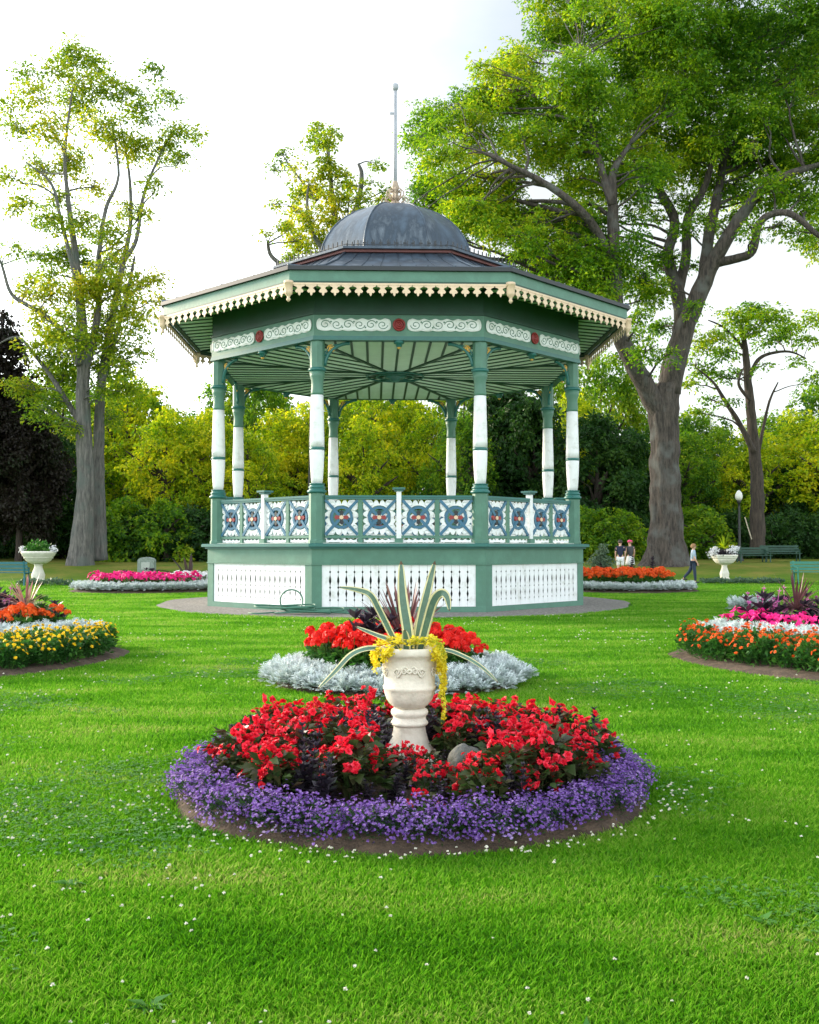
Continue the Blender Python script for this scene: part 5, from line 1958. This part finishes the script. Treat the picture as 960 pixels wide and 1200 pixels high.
def planter(px, d, top_y, label, square, seed):
    p = at(px, 660, d)
    z0 = gz(p.x, d)
    ht = at(px, top_y, d).z - z0
    s = ht / 1.30
    r = empty('garden_planter', (p.x, d, z0), 0, label, 'planter')
    m = MB()
    sg = 24
    m.lathe([(.30, -.04), (.30, .10), (.24, .12), (.26, .20), (.27, .34), (.20, .52), (.155, .66), (.16, .74), (.20, .78)], 4 if square else sg, rot=PI / 4, smooth=not square)
    m.build('pedestal', M_PLANTW, r)
    m = MB()
    k = 1.12 if square else 1.0
    m.lathe([(.18, .78), (.30, .80), (.45 * k, .88), (.52 * k, .96), (.54 * k, 1.0), (.58 * k, 1.01), (.58 * k, 1.06), (.60 * k, 1.09), (.64 * k, 1.12), (.66 * k, 1.19), (.69 * k, 1.22), (.69 * k, 1.28), (.66 * k, 1.30), (.56 * k, 1.29), (.54 * k, 1.2)], 4 if square else sg, rot=PI / 4, smooth=not square)
    m.build('bowl', M_PLANTW, r)
    m = MB()
    m.lathe([(.02, 1.24), (.56, 1.24)], 12, caps=False)
    m.build('potting_soil', M_SOIL, r)
    r.scale = (s, s, s)
    g = np.random.default_rng(seed)
    e = empty('planter_flowers', (p.x, d, z0 + 1.24 * s), 0, label_fl[px], 'plant')
    n = 420
    dd = rand_dirs(n, g); dd[:, 2] = np.abs(dd[:, 2])
    P = dd * g.uniform(.2, 1, (n, 1)) * np.array([.62, .5, .55 if not square else .26])
    V = leaf_quads(P, dd + g.normal(0, .5, (n, 3)), rand_dirs(n, g), .15, .09)
    link_mesh('leaves', quads_mesh('leaves', [(V, 0)], M_LEAF if not square else M_INK), e)
    C = []
    if not square:
        spots = ((-.68, -.1, .16, .14), (.72, -.1, .14, .19))
    else:
        spots = ((-.62, -.2, .10, .24), (-.5, -.3, .28, .16), (.32, -.25, .26, .22), (.1, -.3, .2, .12), (.55, -.1, .34, .12))
    for x, yv, z, r_ in spots:
        C.append(np.array([x, yv, z]) + g.normal(0, .5, (170, 3)) * r_ * .8)
    C = np.concatenate(C)
    pet = rosettes(C, rand_dirs(len(C), g) + np.array([0, -.6, .3]), [(5, .034, .03, .2)], g)
    link_mesh('blossom_cluster', quads_mesh('blossom_cluster', [(pet, 0)], M_WPET), e)
    return r


label_fl = {45: 'leafy green plant with two pale blue-white flower balls in the round planter', 849: 'white flowers and dark leaves filling the square white planter'}
planter(45, 46, 646, 'round white bowl planter on a pedestal left of the double elm', False, 91)
planter(849, 47.5, 650, 'square white planter on a pedestal right of the great elm', True, 92)
o = blades('cordyline', 304, 26, .75, .03, M_YGREEN, .3, 1.5, .5)
p = at(849, 643, 47.5); o.location = p
tag(o, 'bright green spiky plant standing up in the square white planter', 'spiky plant')

# low clipped edging hedges beside the planters
M_BOX = leafy('box leaf', [(.04, .09, .05), (.07, .14, .08), (.12, .2, .13)], .3, .5, 1)


def low_hedge(px0, px1, d, h, label):
    a, b = at(px0, 680, d), at(px1, 680, d)
    g = np.random.default_rng(int(px0))
    L = (b.x - a.x)
    n = int(abs(L) * 420)
    t = g.random(n)
    x = a.x + L * t
    yv = d + g.uniform(-.4, .4, n)
    z = np.array([gz(0, q) for q in yv]) + h * np.sqrt(g.random(n)) * (.85 + .15 * np.sin(x * 6))
    D = rand_dirs(n, g)
    V = leaf_quads(np.stack([x, yv, z], 1), D, rand_dirs(n, g), .10, .06)
    o = link_mesh('low_hedge', quads_mesh('low_hedge', [(V, 0)], M_BOX))
    tag(o, label, 'hedge')


low_hedge(22, 84, 44.5, .30, 'low grey-green edging hedge in front of the round white planter')
low_hedge(822, 918, 46, .22, 'low grey-green edging hedge in front of the square white planter')

# ------------------------------------------------------------------ stone marker
M_GRANITE = paint('grey green granite', (.24, .29, .26), .8, .18, 12, bump=.3, dirt=(.17, .22, .18))
p = at(172, 662, 46.5)
mk_ = empty('stone_marker', (p.x, 46.5, gz(0, 46.5) - .05), rad(-8), 'small upright grey stone marker between the double elm and the magenta bed', 'stone marker')
m = MB()
w = .40
o_ = [(-w, 0), (w, 0), (w * .97, 1.02)] + [(w * .97 * math.cos(t), 1.02 + .16 * math.sin(t)) for t in np.linspace(.15, PI - .15, 9)] + [(-w * .97, 1.02)]
m.extrude(o_, -.14, .14)
m.build('slab', M_GRANITE, mk_, .02)
m = MB()
m.box(-.2, .2, -.155, -.142, .62, .95)
m.build('plaque', paint('pale plaque', (.42, .45, .42), .6, .15, 20, dirt=(.25, .28, .25)), mk_)

# ------------------------------------------------------------------ garden hose by the stage
M_HOSE = paint('green rubber hose', (.05, .16, .11), .45, .15, 5)
p = at(352, 718, 24.6)
m = MB()
pts = []
for i in range(150):
    t = i / 149
    a = t * 6.5 * 2 * PI
    r_ = .42 + .22 * math.sin(a * .37 + 1)
    pts.append((r_ * 1.25 * math.cos(a) + .35 * math.sin(t * 5), r_ * .5 * math.sin(a), .05 + .028 * (i // 23) + .02 * math.sin(a * 1.7)))
m.tube(pts, .02, 6)
pts = [(-.22 + .27 * math.cos(a), .05 + .03 * math.sin(2 * a), .32 + .27 * math.sin(a)) for a in np.linspace(-PI / 2, 1.6 * PI, 40)]
m.tube(pts, .018, 6)
m.tube([(.5, 0, .05), (.9, .1, .035), (1.2, -.05, .03), (1.5, .05, .03)], .018, 6)
m.tube([(-.6, 0, .05), (-.95, -.1, .03), (-1.25, .0, .03)], .018, 6)
o = m.build('garden_hose', M_HOSE)
o.location = (p.x, 24.6, .025)
tag(o, 'coiled green garden hose on the gravel at the front corner of the bandstand', 'garden hose')

# ------------------------------------------------------------------ lamp post
M_IRON = paint('black iron', (.012, .016, .016), .45, .2, 5)
M_GLOBE = paint('frosted white globe', (.72, .72, .66), .35, .04, 5)
p = at(866, 574, 60)
z0 = gz(0, 60)
H = p.z - z0
lp = empty('street_lamp', (p.x, 60, z0), 0, 'black lamp post with a pale acorn globe left of the slim tree', 'street lamp')
m = MB()
m.lathe([(.24, -.1), (.24, .10), (.18, .16), (.17, .5), (.20, .54), (.11, .62), (.085, .9), (.07, H - 1.0), (.075, H - .8), (.12, H - .76), (.10, H - .70), (.14, H - .62)], 12)
m.build('post', M_IRON, lp)
m = MB()
m.lathe([(.13, H - .62), (.20, H - .50), (.215, H - .36), (.18, H - .2), (.10, H - .08), (.0, H)], 14)
m.build('globe', M_GLOBE, lp)
m = MB()
m.bar((0, 0, 0), tuple(at(881, 632, 58) - at(873, 606, 58)), .05, .05)
o = m.build('wooden_stake', paint('pale wood', (.45, .40, .30), .8, .2, 8))
o.location = at(873, 606, 58)
tag(o, 'thin pale stake leaning between the lamp post and the slim tree', 'stake')

# ------------------------------------------------------------------ benches
M_BENCH = paint('green bench paint', (.03, .20, .15), .5, .15, 4)
M_BLUEB = paint('blue green bench paint', (.02, .14, .17), .5, .15, 4)


def bench(px, d, L, rz, label, mt, z_off=0.0):
    p = at(px, 670, d)
    r = empty('park_bench', (p.x, d, gz(0, d) + z_off), rz, label, 'bench')
    m = MB()
    for i in range(4):
        m.box(-L / 2, L / 2, -.24 + i * .125, -.24 + i * .125 + .10, .42, .455)
    m.build('seat', mt, r)
    m = MB()
    for i in range(3):
        m.bar((-L / 2, .27 + .035 * i, .56 + .14 * i), (L / 2, .27 + .035 * i, .56 + .14 * i), .03, .11)
    m.build('backrest', mt, r)
    for s in (-1, 1):
        m = MB()
        x = s * (L / 2 - .14)
        m.bar((x, -.22, -.1), (x, -.20, .42), .06, .06)
        m.bar((x, .30, -.1), (x, .24, .42), .06, .06)
        m.bar((x, .25, .40), (x, .37, .92), .05, .05)
        m.bar((x, -.24, .40), (x, .30, .40), .05, .04)
        m.bar((x, -.26, .64), (x, .28, .66), .06, .03)
        m.bar((x, -.22, .42), (x, -.24, .63), .05, .05)
        m.build('side_frame', mt, r)
    return r


bench(956, 45.5, 2.0, 0, 'green slatted bench at the right edge above the pink-brown cordyline', M_BENCH, .1)
bench(9, 43.5, 1.9, PI, 'blue-green slatted bench at the left edge behind the pale cordyline', M_BLUEB, .15)
bench(916, 58, 2.2, 0, 'dark green bench under the trees right of the slim tree', M_DARK, .05)
bench(884, 57.5, 2.0, .1, 'dark green bench at the foot of the slim tree', M_DARK, -.05)

# ------------------------------------------------------------------ people
M_SKIN = paint('skin', (.55, .33, .24), .55, .08, 20)
M_JEANS = paint('dark blue jeans', (.018, .032, .065), .85, .25, 20)
M_TEEBL = paint('pale blue grey shirt', (.32, .42, .52), .85, .1, 20)
M_NAVY = paint('navy shirt', (.012, .018, .045), .85, .15, 20)
M_PINKT = paint('pink cap', (.62, .05, .16), .8, .1, 20)
M_WHITEC = paint('white cotton', (.72, .72, .74), .85, .08, 20)
M_HAIRB = paint('light brown hair', (.26, .14, .06), .7, .3, 60)
M_HAIRD = paint('dark brown hair', (.03, .02, .015), .7, .3, 60)
M_SHOE = paint('dark shoe', (.03, .03, .035), .6, .1, 20)


def skin_obj(name, verts, edges, radii, mt, parent, root_i=0, levels=2):
    me = bpy.data.meshes.new(name)
    me.from_pydata([tuple(v) for v in verts], edges, [])
    o = link_mesh(name, me, parent)
    sk = o.modifiers.new('skin', 'SKIN')
    sk.use_smooth_shade = True
    sv = me.skin_vertices[0].data
    for i, r in enumerate(radii):
        rx, ry = r if hasattr(r, '__len__') else (r, r)
        sv[i].radius = (rx, ry)
    sv[root_i].use_root = True
    sb = o.modifiers.new('smooth', 'SUBSURF')
    sb.levels = levels
    sb.render_levels = levels
    dg = bpy.context.evaluated_depsgraph_get()
    me2 = bpy.data.meshes.new_from_object(o.evaluated_get(dg))
    o.modifiers.clear()
    o.data = me2
    me2.materials.clear()
    me2.materials.append(mt)
    for pgn in me2.polygons: pgn.use_smooth = True
    return o


def person(loc, rz, H, label, hip, shirt, pants, hair_m, legs, arms, long_pants=True, sleeve=.55, cap=None, skirt=False, hair_long=.0):
    """faces +X before rotation; legs = (front thigh angle, front knee, rear thigh angle, rear knee); arms = swing angles"""
    k = H / 1.72
    r = empty('person', loc, rz, label, 'person')
    V, E, R = [], [], []

    def v(p, rr):
        V.append(Vector(p) * k); R.append((rr[0] * k, rr[1] * k) if hasattr(rr, '__len__') else rr * k)
        return len(V) - 1

    def e(*ids):
        for a, b in zip(ids, ids[1:]): E.append((a, b))
    hz = .90
    pel = v((0, 0, hz), (.13, .115))
    sp = v((.0, 0, 1.08), (.115, .10))
    ch = v((.0, 0, 1.27), (.135, .11))
    nk0 = v((.0, 0, 1.43), (.075, .07))
    nk = v((.015, 0, 1.50), .052)
    hd0 = v((.03, 0, 1.575), (.075, .068))
    hd1 = v((.03, 0, 1.64), (.092, .078))
    hd2 = v((.02, 0, 1.70), (.06, .055))
    e(pel, sp, ch, nk0, nk, hd0, hd1, hd2)
    nose = v((.135, 0, 1.612), .014)
    e(hd0, nose)
    for s in (-1, 1):
        ear = v((.02, s * .082, 1.61), .014)
        e(hd1, ear)
    joints = {'arm': [], 'leg': []}
    for s, ang in ((-1, arms[0]), (1, arms[1])):
        sh = v((0, s * .175, 1.40), .058)
        el = v((math.sin(ang) * .28, s * .215, 1.40 - math.cos(ang) * .28), .042)
        a2 = ang + .35
        wp = Vector((math.sin(ang) * .28 + math.sin(a2) * .25, s * .21, 1.40 - math.cos(ang) * .28 - math.cos(a2) * .25))
        wr = v(wp, .027)
        d = Vector((math.sin(a2), 0, -math.cos(a2)))
        pm = v(wp + d * .07, (.034, .018))
        e(ch, sh, el, wr, pm)
        for q, ln in ((-.028, .075), (-.010, .088), (.010, .082), (.028, .065)):
            f0 = v(wp + d * .10 + Vector((q, 0, 0)), .0095)
            f1 = v(wp + d * (.10 + ln * .55) + Vector((q * 1.15, -s * .008, 0)), .0085)
            f2 = v(wp + d * (.10 + ln) + Vector((q * 1.15, -s * .025, 0)), .007)
            e(pm, f0, f1, f2)
        t0 = v(wp + d * .035 + Vector((.035, -s * .012, 0)), .011)
        t1 = v(wp + d * .08 + Vector((.052, -s * .02, 0)), .009)
        e(wr, t0, t1)
        joints['arm'].append((sh, el, wr))
    for s, th, kn in ((-1, legs[0], legs[1]), (1, legs[2], legs[3])):
        hp = v((0, s * .09, .86), .092)
        K = Vector((math.sin(th) * .42, s * .095, .86 - math.cos(th) * .42))
        kk = v(K, .062)
        c2 = th - kn
        cf = v(K + Vector((math.sin(c2) * .14, 0, -math.cos(c2) * .14)), .058)
        A = K + Vector((math.sin(c2) * .40, 0, -math.cos(c2) * .40))
        an = v(A, .036)
        hl = v(A + Vector((-.02, 0, -.045)), .034)
        to = v(A + Vector((.16, 0, -.055 + (.0 if kn < .4 else -.04))), (.038, .026))
        e(pel, hp, kk, cf, an, hl, to)
        joints['leg'].append((hp, kk, cf, an, hl, to))
    body = skin_obj('body', V, E, R, M_SKIN, r, pel)

    def garment(name, ids, edges, grow, mt, ends=None):
        mp = {q: i for i, q in enumerate(ids)}
        vs = [V[q] for q in ids]
        rr = []
        for q in ids:
            a = R[q] if hasattr(R[q], '__len__') else (R[q], R[q])
            rr.append((a[0] * 1.04 + grow * k, a[1] * 1.04 + grow * k))
        ee = [(mp[a], mp[b]) for a, b in edges]
        if ends:
            for q, p, rr_ in ends:
                vs.append(Vector(p)); rr.append(rr_)
                ee.append((mp[q], len(vs) - 1))
        return skin_obj(name, vs, ee, rr, mt, r)
    ids = [pel, sp, ch, nk0]
    ed = [(pel, sp), (sp, ch), (ch, nk0)]
    ends = []
    for sh, el, wr in joints['arm']:
        ids += [sh]
        ed += [(ch, sh)]
        ends.append((sh, V[sh].lerp(V[el], sleeve * 1.5 if sleeve < .6 else .95), (.054 * k, .054 * k)))
    garment('shirt', ids, ed, .016, shirt, ends)
    if skirt:
        m = MB()
        m.lathe([(.15 * k, .98 * k), (.17 * k, .9 * k), (.21 * k, .7 * k), (.235 * k, .56 * k), (.22 * k, .56 * k)], 18, caps=False)
        m.build('skirt', pants, r)
    else:
        ids, ed, ends = [pel], [], []
        for hp, kk, cf, an, hl, to in joints['leg']:
            if long_pants:
                ids += [hp, kk, cf, an]; ed += [(pel, hp), (hp, kk), (kk, cf), (cf, an)]
            else:
                ids += [hp]; ed += [(pel, hp)]
                ends.append((hp, V[hp].lerp(V[kk], .8), (.085 * k, .085 * k)))
        garment('trousers', ids, ed, .014, pants, ends)
    for hp, kk, cf, an, hl, to in joints['leg']:
        skin_obj('shoe', [V[hl] + Vector((-.01, 0, -.005)), V[hl].lerp(V[to], .5), V[to] + Vector((.015, 0, -.002))], [(0, 1), (1, 2)], [(.046 * k, .046 * k), (.046 * k, .044 * k), (.044 * k, .032 * k)], M_SHOE, r)
    # hair: a cap of hair over the back and top of the head
    m = MB()
    nu, nv = 18, 10
    vs = []
    hc = Vector((.005, 0, 1.635)) * k
    for j in range(nv + 1):
        for i in range(nu):
            th, ph = (PI * (.60 + .1 * hair_long)) * j / nv, 2 * PI * i / nu
            front = max(math.cos(ph), 0)
            th *= 1 - .42 * front
            rr = .112 * (1 + .06 * math.sin(5 * ph + 3 * th))
            vs.append(hc + Vector((rr * 1.08 * math.sin(th) * math.cos(ph), rr * .95 * math.sin(th) * math.sin(ph), rr * 1.0 * math.cos(th) - (hair_long * .1 * (1 - front) * (j / nv) ** 2))) * k)
    fs = [(j * nu + i, (j + 1) * nu + i, (j + 1) * nu + (i + 1) % nu, j * nu + (i + 1) % nu) for j in range(nv) for i in range(nu)]
    m.add(vs, fs, 0, True)
    m.build('hair', hair_m, r)
    if cap:
        m = MB()
        m.lathe([(.122 * k, 1.64 * k), (.12 * k, 1.69 * k), (.09 * k, 1.735 * k), (.03 * k, 1.755 * k)], 16, c=(.01, 0, 0))
        m.build('cap', cap, r)
    # eyes, brows and mouth
    for s in (-1, 1):
        m = MB()
        m.lathe([(.0, -.008), (.010, -.004), (.010, .004), (.0, .008)], 8, c=(.110 * k, s * .034 * k, 1.632 * k))
        m.build('eye', M_SHOE, r)
    m = MB()
    m.box(.096 * k, .112 * k, -.024 * k, .024 * k, 1.570 * k, 1.578 * k)
    m.build('mouth', M_PINKT, r)
    # set the lowest point on the ground
    dg = bpy.context.evaluated_depsgraph_get()
    lo = min(min(vv.co.z for vv in c.data.vertices) for c in r.children if c.name.startswith('shoe'))
    r.location.z -= lo
    return r


p = at(813, 683, 46)
person((p.x, 46, gz(0, 46)), rad(-12), 1.70, 'woman in pale blue-grey shirt and dark jeans walking past the great elm', 0, M_TEEBL, M_JEANS, M_HAIRB,
       (.12, .05, -.42, .30), (.10, -.12), sleeve=.8, hair_long=.4)
p = at(727, 640, 48.0)
person((p.x, 48.0, gz(0, 48)), rad(80), 1.74, 'person in a navy shirt and white shorts standing by the pale shrub', 0, M_NAVY, M_WHITEC, M_HAIRD, (.05, .0, -.03, .0), (.05, .02), long_pants=False, sleeve=.5)
p = at(738.5, 640, 48.3)
person((p.x, 48.3, gz(0, 48.3)), rad(95), 1.70, 'person in pink cap, dark top and white skirt near the great elm trunk', 0, M_SHOE, M_WHITEC, M_HAIRB, (.04, .0, -.04, .0), (.1, .1), sleeve=.3, cap=M_PINKT, skirt=True)

# ------------------------------------------------------------------ clean up prototypes nobody used
def kill(o):
    for c in list(o.children): kill(c)
    bpy.data.objects.remove(o)


for o in [o for o in scene.objects if o.parent is None and o.location.z < -40]:
    kill(o)
for o in scene.objects:
    if 'used' in o: del o['used']

# ------------------------------------------------------------------ light
SUN_EL, SUN_AZ = 16.0, -56.0         # azimuth from straight ahead (+Y), negative = to the left
d_ = Vector((math.sin(rad(SUN_AZ)) * math.cos(rad(SUN_EL)), math.cos(rad(SUN_AZ)) * math.cos(rad(SUN_EL)), math.sin(rad(SUN_EL))))
ld = bpy.data.lights.new('sun', 'SUN')
ld.energy = 1.5
ld.angle = rad(12)
ld.color = (1.0, .84, .62)
lo = bpy.data.objects.new('sun', ld)
COL.objects.link(lo)
lo.rotation_euler = (-d_).to_track_quat('-Z', 'Y').to_euler()
lo.location = d_ * 80

w = bpy.data.worlds.new("World")
scene.world = w
w.use_nodes = True
nt = w.node_tree
nt.nodes.clear()
out = N(nt, 'ShaderNodeOutputWorld')
bg = N(nt, 'ShaderNodeBackground')
bg.inputs['Strength'].default_value = .075
sky = N(nt, 'ShaderNodeTexSky')
sky.sky_type = 'NISHITA'
sky.sun_disc = False
sky.sun_elevation = rad(SUN_EL)
sky.sun_rotation = rad(SUN_AZ)
sky.air_density = 1.0
sky.dust_density = 1.5
sky.ozone_density = 1.2
tc = N(nt, 'ShaderNodeTexCoord')
mp = N(nt, 'ShaderNodeMapping'); mp.inputs['Scale'].default_value = (1, 1, 2.6)
nz = N(nt, 'ShaderNodeTexNoise'); nz.inputs['Scale'].default_value = 2.3; nz.inputs['Detail'].default_value = 7; nz.inputs['Roughness'].default_value = .55
nt.links.new(tc.outputs['Generated'], mp.inputs['Vector']); nt.links.new(mp.outputs['Vector'], nz.inputs['Vector'])
sx = N(nt, 'ShaderNodeSeparateXYZ'); nt.links.new(tc.outputs['Generated'], sx.inputs[0])
# thin cloud: thicker near the horizon
hz = N(nt, 'ShaderNodeMapRange'); hz.inputs['From Min'].default_value = .10; hz.inputs['From Max'].default_value = .62
hz.inputs['To Min'].default_value = .97; hz.inputs['To Max'].default_value = .3
nt.links.new(sx.outputs['Z'], hz.inputs['Value'])
cr_ = N(nt, 'ShaderNodeMapRange'); cr_.inputs['From Min'].default_value = .40; cr_.inputs['From Max'].default_value = .62
nt.links.new(nz.outputs['Fac'], cr_.inputs['Value'])
ma = N(nt, 'ShaderNodeMath', operation='MULTIPLY_ADD'); nt.links.new(cr_.outputs['Result'], ma.inputs[0]); ma.inputs[1].default_value = .5
nt.links.new(hz.outputs['Result'], ma.inputs[2])
cl_ = N(nt, 'ShaderNodeClamp'); cl_.inputs['Max'].default_value = .96; nt.links.new(ma.outputs[0], cl_.inputs['Value'])
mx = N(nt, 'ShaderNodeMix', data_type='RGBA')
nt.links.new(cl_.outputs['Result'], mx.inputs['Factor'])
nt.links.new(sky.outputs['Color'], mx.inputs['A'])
# cloud dimmer ahead, brightened behind the camera as added fill, and round the sun
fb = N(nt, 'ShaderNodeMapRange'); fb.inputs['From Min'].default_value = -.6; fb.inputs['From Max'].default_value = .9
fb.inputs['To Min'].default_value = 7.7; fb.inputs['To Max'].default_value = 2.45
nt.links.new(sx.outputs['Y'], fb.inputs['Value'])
dt = N(nt, 'ShaderNodeVectorMath', operation='DOT_PRODUCT'); nt.links.new(tc.outputs['Generated'], dt.inputs[0]); dt.inputs[1].default_value = tuple(d_)
gl = N(nt, 'ShaderNodeMapRange', interpolation_type='SMOOTHSTEP'); gl.inputs['From Min'].default_value = .48; gl.inputs['From Max'].default_value = 1.0
gl.inputs['To Min'].default_value = 0; gl.inputs['To Max'].default_value = 9.6
nt.links.new(dt.outputs['Value'], gl.inputs['Value'])
lowb = N(nt, 'ShaderNodeMapRange'); lowb.inputs['From Min'].default_value = .0; lowb.inputs['From Max'].default_value = .42
lowb.inputs['To Min'].default_value = 2.2; lowb.inputs['To Max'].default_value = 0
nt.links.new(sx.outputs['Z'], lowb.inputs['Value'])
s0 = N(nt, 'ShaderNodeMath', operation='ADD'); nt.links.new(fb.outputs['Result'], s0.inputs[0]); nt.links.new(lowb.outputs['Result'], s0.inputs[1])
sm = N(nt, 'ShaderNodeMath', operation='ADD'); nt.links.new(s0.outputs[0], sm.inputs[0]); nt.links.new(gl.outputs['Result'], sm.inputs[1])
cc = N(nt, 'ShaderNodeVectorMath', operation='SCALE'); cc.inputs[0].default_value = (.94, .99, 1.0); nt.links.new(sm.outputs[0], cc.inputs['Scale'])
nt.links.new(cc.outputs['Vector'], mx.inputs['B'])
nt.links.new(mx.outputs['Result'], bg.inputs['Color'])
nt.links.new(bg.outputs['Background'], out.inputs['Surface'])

scene.view_settings.view_transform = 'Standard'
scene.view_settings.look = 'None'
scene.view_settings.exposure = 2.22
scene.view_settings.gamma = 1
scene.view_settings.use_curve_mapping = False
scene.cycles.max_bounces = 8
scene.cycles.diffuse_bounces = 3
scene.cycles.transmission_bounces = 4
scene.cycles.transparent_max_bounces = 4
